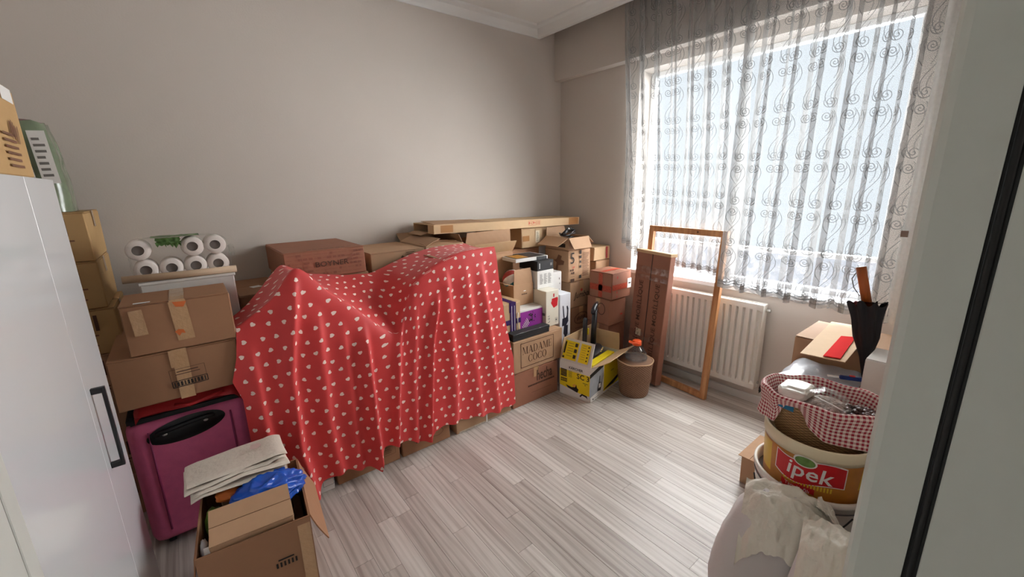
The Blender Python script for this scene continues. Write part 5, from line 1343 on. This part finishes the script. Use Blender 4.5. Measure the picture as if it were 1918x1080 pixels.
def umbrella():
    tip, mid, top = Vector((2.285, 0.360, 0.640)), Vector((2.360, 0.412, 0.957)), Vector((2.372, 0.459, 1.118))
    t = thing('umbrella', 'folded black umbrella with a wooden handle standing upside down among the boxes', 'umbrella', tip)
    ax = (mid-tip); L = ax.length; q = ax.normalized().to_track_quat('Z', 'Y').to_matrix().to_4x4(); BF = plain('black_umbrella_fabric', S(16, 16, 24), 0.7, bump=0.3, bscale=40)
    # pleated folded canopy
    def fn(u, v):
        a = 2*PI*u; r = interp([(0, 0.010), (0.3, 0.022), (0.55, 0.045), (0.8, 0.052), (0.93, 0.060), (1.0, 0.066)], v)
        r *= 1+0.16*math.sin(8*a+v*2.0)*v; z = L*v + (0.014*math.sin(8*a+1.0) if v > 0.97 else 0)
        return tuple(q @ Vector((r*math.cos(a), r*math.sin(a), z)))
    grid('canopy', fn, 64, 18, BF, t)
    grid('canopy_end', lambda u, v: tuple(q @ Vector((fnr(u)*(1-v)*math.cos(2*PI*u), fnr(u)*(1-v)*math.sin(2*PI*u), L+0.006))), 32, 3, BF, t)
    h0 = mid-tip; h1 = top-tip
    tube('handle', [h0-(h1-h0)*0.05, h0+(h1-h0)*0.5, h1], [0.0185, 0.019, 0.0195], plain('orange_wood_handle', S(176, 92, 36), 0.4, var=0.12), t, 16)
    tube('handle_cap', [h1, h1+(h1-h0).normalized()*0.002], 0.0198, plain('grey_cap', S(150, 146, 142), 0.4), t, 16)
    side = Vector((-0.2, 0.97, 0))
    tube('wrist_cord', [h0+(h1-h0)*0.86+side*0.018, h0+(h1-h0)*0.66+side*0.040, h0+(h1-h0)*0.42+side*0.038, h0+(h1-h0)*0.2+side*0.022], 0.002, plain('grey_cord', S(112, 108, 106), 0.8), t, 6)
    tube('strap', [h0+side*0.03+Vector((-.02, 0, 0.01)), h0+side*0.042+Vector((-.02, 0, -.012))], 0.011, plain('dark_red_strap', S(120, 24, 30), 0.6), t, 8)
    tube('tip', [(0, 0, 0), tuple(-(ax.normalized())*0.004)], 0.006, STEEL, t, 8)
def fnr(u): return 0.066*(1+0.16*math.sin(8*2*PI*u+2.0))
umbrella()

BX, BY = 1.68, 0.36
def buckets():
    w = thing('white_bucket', 'white plastic bucket on the floor under the ipek bucket', 'bucket', (BX, BY, 0.0))
    PL = plain('white_bucket_plastic', S(228, 222, 212), 0.4, var=0.03)
    lathe('wall', [(0.0, 0.001), (0.150, 0.001), (0.155, 0.01), (0.176, 0.40), (0.178, 0.445), (0.183, 0.447), (0.185, 0.455), (0.185, 0.468), (0.180, 0.470), (0.174, 0.468), (0.170, 0.40), (0.150, 0.012), (0.0, 0.012)], PL, w, 64)
    lathe('rim_line', [(0.1795, 0.425), (0.1815, 0.428), (0.1795, 0.431)], plain('grey_print', S(110, 106, 104), 0.5), w, 64)
    tube('bail_handle', [(0.186*math.cos(a), 0.186*math.sin(a), 0.42-0.14*math.sin((a-2.2)/1.9*PI)) for a in [2.2+1.9*k/20 for k in range(21)]], 0.0028, plain('dark_wire', S(60, 58, 58), 0.4, 0.6), w, 6)
    i = thing('yogurt_bucket', 'cream and orange yogurt bucket printed ipek, standing in the white bucket', 'bucket', (BX, BY, 0.30))
    CR = plain('cream_bucket_plastic', S(228, 216, 184), 0.38, var=0.03)
    lathe('wall', [(0.0, 0.001), (0.140, 0.001), (0.144, 0.01), (0.159, 0.28), (0.160, 0.300), (0.165, 0.302), (0.167, 0.312), (0.167, 0.340), (0.163, 0.345), (0.157, 0.342), (0.152, 0.28), (0.136, 0.012), (0.0, 0.012)], CR, i, 72)
    # wrap-around label painted on its own thin sleeve
    def rad(z): return interp([(0.01, 0.1446), (0.28, 0.1596), (0.30, 0.1606)], z)
    def sleeve(nm, a0, a1, z0, z1, mat, lift, n=40):
        return grid(nm, lambda u, v: ((rad(z0+(z1-z0)*v)+lift)*math.cos(a0+(a1-a0)*u), (rad(z0+(z1-z0)*v)+lift)*math.sin(a0+(a1-a0)*u), z0+(z1-z0)*v), n, 4, mat, i)
    LAB = plain('orange_gold_label', S(196, 126, 44), 0.35, var=0.28, scale=12)
    ac = PI+0.18                     # label faces the door
    sleeve('label_sleeve', ac-2.2, ac+1.22, 0.03, 0.292, LAB, 0.0006, 70)
    YG = plain('golden_yellow_label', S(222, 184, 44), 0.4, var=0.1)
    sleeve('label_panel', ac-1.25, ac-0.85, 0.17, 0.285, YG, 0.0011); sleeve('label_panel', ac+0.98, ac+1.2, 0.20, 0.29, YG, 0.0011); sleeve('label_panel', ac-1.75, ac-1.25, 0.18, 0.28, YG, 0.0011)
    # curved banner: wraps letters onto the wall
    def wrapped(nm, polys_me, ang, z, lift, mat):
        for v in polys_me.vertices:
            zz = z+v.co.y; a = ang + v.co.x/rad(zz)       # left to right as seen from outside
            r = rad(zz)+lift; v.co = (r*math.cos(a), r*math.sin(a), zz)
        return link(nm, polys_me, mat, i)
    def banner(w, h, n=24):
        me = bpy.data.meshes.new('banner'); vs = []; fs = []
        for k in range(n+1):
            x = -w/2+w*k/n; top = h/2-0.010*math.sin(2*PI*k/n*1.0)+0.006; bot = -h/2-0.010*math.sin(2*PI*k/n*1.0)-0.012*math.sin(PI*k/n)
            vs += [(x, bot, 0), (x, top, 0)]
            if k: fs.append((2*k-2, 2*k, 2*k+1, 2*k-1))
        me.from_pydata(vs, [], fs); return me
    wrapped('label_banner_edge', banner(0.212, 0.074), ac-0.02, 0.244, 0.0016, WHITE)
    wrapped('label_banner', banner(0.205, 0.067), ac-0.02, 0.244, 0.0021, plain('label_red', S(204, 30, 38), 0.35))
    def dense_text(s, size, **k):
        me = text_mesh(s, size, **k); bm = bmesh.new(); bm.from_mesh(me)
        bmesh.ops.triangulate(bm, faces=bm.faces[:]); bmesh.ops.subdivide_edges(bm, edges=[e for e in bm.edges if e.calc_length() > 0.012], cuts=1); bm.to_mesh(me); bm.free(); return me
    wrapped('label_lettering', dense_text('ipek', 0.078, bold=0.012, shear=0.1), ac-0.02, 0.241, 0.0028, WHITE)
    wrapped('label_strip', banner(0.10, 0.016), ac-0.19, 0.172, 0.0016, plain('label_red', S(204, 30, 38), 0.35))
    wrapped('label_small_lettering', dense_text('Tam Yağlı', 0.018), ac-0.19, 0.172, 0.0024, WHITE)
    me = bpy.data.meshes.new('stripes'); vs = []; fs = []
    for k in range(16):
        x = -.07+.009*k; b = len(vs); vs += [(x, -.009, 0), (x+.005, -.009, 0), (x+.005, .009, 0), (x, .009, 0)]; fs.append((b, b+1, b+2, b+3))
    me.from_pydata(vs, [], fs); wrapped('label_stripes', me, ac-0.02, 0.196, 0.0018, plain('label_yellow', S(236, 200, 60), 0.4))
    def disc(rx, ry, n=24):
        m_ = bpy.data.meshes.new('disc'); vs = [(0, 0, 0)]+[(rx*math.cos(2*PI*k/n), ry*math.sin(2*PI*k/n), 0) for k in range(n)]
        m_.from_pydata(vs, [], [(0, 1+k, 1+(k+1) % n) for k in range(n)]); return m_
    wrapped('label_emblem', disc(0.034, 0.022), ac-0.10, 0.283, 0.0030, WHITE); wrapped('label_emblem_picture', disc(0.029, 0.017), ac-0.10, 0.282, 0.0034, plain('label_green', S(110, 150, 76), 0.4, var=0.3, scale=60))
    wrapped('label_plate', disc(0.05, 0.026), ac-0.24, 0.146, 0.0015, WHITE); wrapped('label_plate_picture', disc(0.046, 0.018), ac-0.24, 0.140, 0.0019, plain('label_green', S(110, 150, 76), 0.4))
buckets()

def bread_basket():
    b = thing('wicker_basket', 'oval wicker basket lined with red gingham, sitting on the ipek bucket', 'basket', (BX+.012, BY+.002, 0.590)); b.rotation_euler = (0, 0, 0.18)
    EX, EY = 0.135, 0.190
    def prof(z): return interp([(0, 0.68), (0.10, 0.88), (0.165, 1.0)], z)
    def shell(rm, z0, z1, nm, mat): 
        return grid(nm, lambda u, v: (EX*rm*prof(z0+(z1-z0)*v)*math.cos(2*PI*u), EY*rm*prof(z0+(z1-z0)*v)*math.sin(2*PI*u), z0+(z1-z0)*v), 64, 10, mat, b, True, lambda u, v: (u, v*0.165))
    shell(1.0, 0.0, 0.165, 'woven_wall', WICKER_TAN)
    shell(0.955, 0.008, 0.165, 'inner_wall', WICKER_TAN)
    grid('base', lambda u, v: (EX*0.68*(1-v)*math.cos(2*PI*u), EY*0.68*(1-v)*math.sin(2*PI*u), 0.001), 40, 4, WICKER_TAN, b)
    def drop(a):   # how far the liner hangs outside: long towards the left and the right, open at the front-left
        a = (a+2*PI) % (2*PI)
        return interp([(0, .05), (1.2, .06), (1.57, .10), (1.95, .12), (2.35, .105), (2.5, .045), (2.62, .016), (2.85, .014), (3.0, .075), (3.25, .105), (3.8, .115), (4.3, .12), (4.8, .10), (5.6, .05), (6.29, .05)], a)
    def liner(u, v):
        a = 2*PI*u
        if v < 0.42:
            s = v/0.42; z = 0.085+0.085*s; r = 0.93*prof(z)-0.01*math.sin(s*PI)
        elif v < 0.54:
            s = (v-0.42)/0.12; z = 0.170+0.010*math.sin(s*PI); r = 0.93+0.11*s
        else:
            s = (v-0.54)/0.46; d = drop(a); z = 0.170-d*s; r = 1.045*max(prof(z), 0.9)+0.10*s*d/0.1*(0.55+0.45*math.sin(a*5))
        w = 1+0.012*math.sin(a*13+v*4)+0.010*noise.noise((a*3, v*3, 1))
        return (EX*r*w*math.cos(a), EY*r*w*math.sin(a), z+0.004*math.sin(a*7))
    grid('gingham_liner', liner, 120, 30, GINGHAM, b, True, lambda u, v: (u*1.05, v*0.24))
    grid('blue_lining', lambda u, v: (EX*1.01*math.cos(2.45+0.3*u), EY*1.01*math.sin(2.45+0.3*u), 0.135+0.03*v), 6, 3, plain('blue_cloth', S(44, 120, 160), 0.8), b)
bread_basket()
def in_basket():
    z = 0.612
    p = blob('paper_packet', (BX-.005, BY+.085, z+.145), (0.060, 0.048, 0.022), plain('white_foil_packet', S(226, 224, 216), 0.3, var=0.06, bump=0.5, bscale=24, coat=0.4), None, 0.14, 2.2, 3, 4, power=0.55)
    tag(p, 'white crinkled packet at the left end inside the gingham basket', 'packet')
    bag = thing('clear_bag', 'clear plastic bag of brown nuts in the middle of the gingham basket', 'plastic bag', (BX+.005, BY-.005, z+.06))
    blob('nuts', (0, 0, 0.03), (0.085, 0.075, 0.05), plain('brown_nuts', S(122, 88, 70), 0.6, var=0.35, scale=70, bump=0.9, bscale=75), bag, 0.12, 3, 1, 4)
    blob('film', (0, 0.01, 0.05), (0.092, 0.085, 0.055), FILM, bag, 0.22, 2.6, 6, 4, sharp=True)
    tube('seam', [(-.06, -.06, 0.085), (-.07, -.03, 0.098), (-.062, 0.02, 0.105)], 0.0022, WHITE, bag, 6)
    bm = bmesh.new(); rr_ = random.Random(5)
    for k in range(90):
        a = rr_.uniform(0, 2*PI); q = math.sqrt(rr_.random()); x, y = 0.075*q*math.cos(a), 0.055*q*math.sin(a)
        m = Matrix.Translation((x, y, 0.02*(1-q)+rr_.uniform(0, .012))) @ Matrix.Rotation(rr_.uniform(0, 6), 4, 'Z') @ Matrix.Rotation(rr_.uniform(-.5, .5), 4, 'X') @ Matrix.Diagonal((0.0125, 0.009, 0.008, 1))
        bmesh.ops.create_icosphere(bm, subdivisions=1, radius=1.0, matrix=m)
    o = finish(bm, 'dried_dates', plain('dark_dates', S(72, 44, 40), 0.35, var=0.2), None, True); o.location = (BX+.015, BY-.098, z+.105); o['kind'] = 'stuff'
    tag(o, 'loose dark brown dates at the right end of the gingham basket', 'dates')
in_basket()

def sack(name, label, cx, cy, rx, ry, h, lean, rz, seed, fold):
    t = thing(name, label, 'sack', (cx, cy, 0.001), rz)
    PP = plain('white_woven_sack', S(214, 208, 206), 0.5, var=0.05, scale=6, bump=0.25, bscale=22)
    PE = plain('crinkled_sack_top', S(226, 222, 208), 0.38, var=0.06, scale=9, bump=0.8, bscale=26)
    def body(u, v):
        a = 2*PI*u; e = 2.7; ca, sa = math.cos(a), math.sin(a); r = (abs(ca)**e+abs(sa)**e)**(-1/e)
        k = interp([(0, 0.84), (0.06, 0.98), (0.25, 1.05), (0.55, 0.98), (0.8, 0.84), (0.92, 0.66), (1.0, 0.42)], v)
        kx = k*(1 if v < 0.8 else 1-(v-0.8)*2.2)
        z = h*(v if v < 0.9 else 0.9+(v-0.9)*0.75)
        w = 1+0.035*noise.noise((ca*1.6+seed, sa*1.6, v*3))+0.015*noise.noise((ca*5, sa*5+seed, v*8))
        return (rx*r*ca*kx*w+lean[0]*v*v, ry*r*sa*k*w+lean[1]*v*v, z)
    grid('body', body, 56, 36, PP, t)
    grid('base', lambda u, v: tuple(Vector(body(u, 0.0))*(1-v)), 40, 3, PP, t)
    grid('top_closure', lambda u, v: (body(u, 1.0)[0]+(lean[0]-body(u, 1.0)[0])*v, body(u, 1.0)[1]+(lean[1]-body(u, 1.0)[1])*v, body(u, 1.0)[2]+0.006*v), 40, 4, PP, t)
    # crinkled mouth of the sack folded over towards the viewer
    def flap(u, v):
        y = (-1+2*u)*ry*(0.84-0.10*v)
        x0 = lean[0]+rx*0.35; s = v
        x = x0-(rx*1.6)*s; base = h*(0.985-0.30*max(0, s-0.42)**1.5*2.2) - h*0.16*(abs(2*u-1)**2.2)*(0.35+s)
        j = 0.016*noise.noise((u*6+seed, v*6, 2))+0.016*(0.35-abs(noise.noise((u*9, v*9, seed))))
        rag = 0.022*noise.noise((u*11+seed, 0, 0))*max(0, v-0.7)/0.3
        return (x+rag+fold[0]*v, y+lean[1]+fold[1]*v, base+0.010+j)
    grid('folded_mouth', flap, 44, 30, PE, t)
    grid('gathered_corner', lambda u, v: (lean[0]+rx*(0.30-0.5*u), lean[1]-ry*0.55-ry*0.45*v, h*(0.99-0.14*v*v)+0.016*noise.noise((u*7, v*7, seed+3))+0.01), 16, 14, PE, t)
sack('woven_sack', 'white woven sack with a crinkled folded mouth in front of the ipek bucket', 1.40, 0.405, 0.108, 0.146, 0.50, (0.015, -0.05), 0.22, 1.0, (0.0, 0.0))
sack('woven_sack', 'white woven sack nearest the door frame, partly hidden by it', 1.255, 0.182, 0.115, 0.105, 0.545, (0.03, 0.0), 0.15, 7.0, (0.0, 0.0))
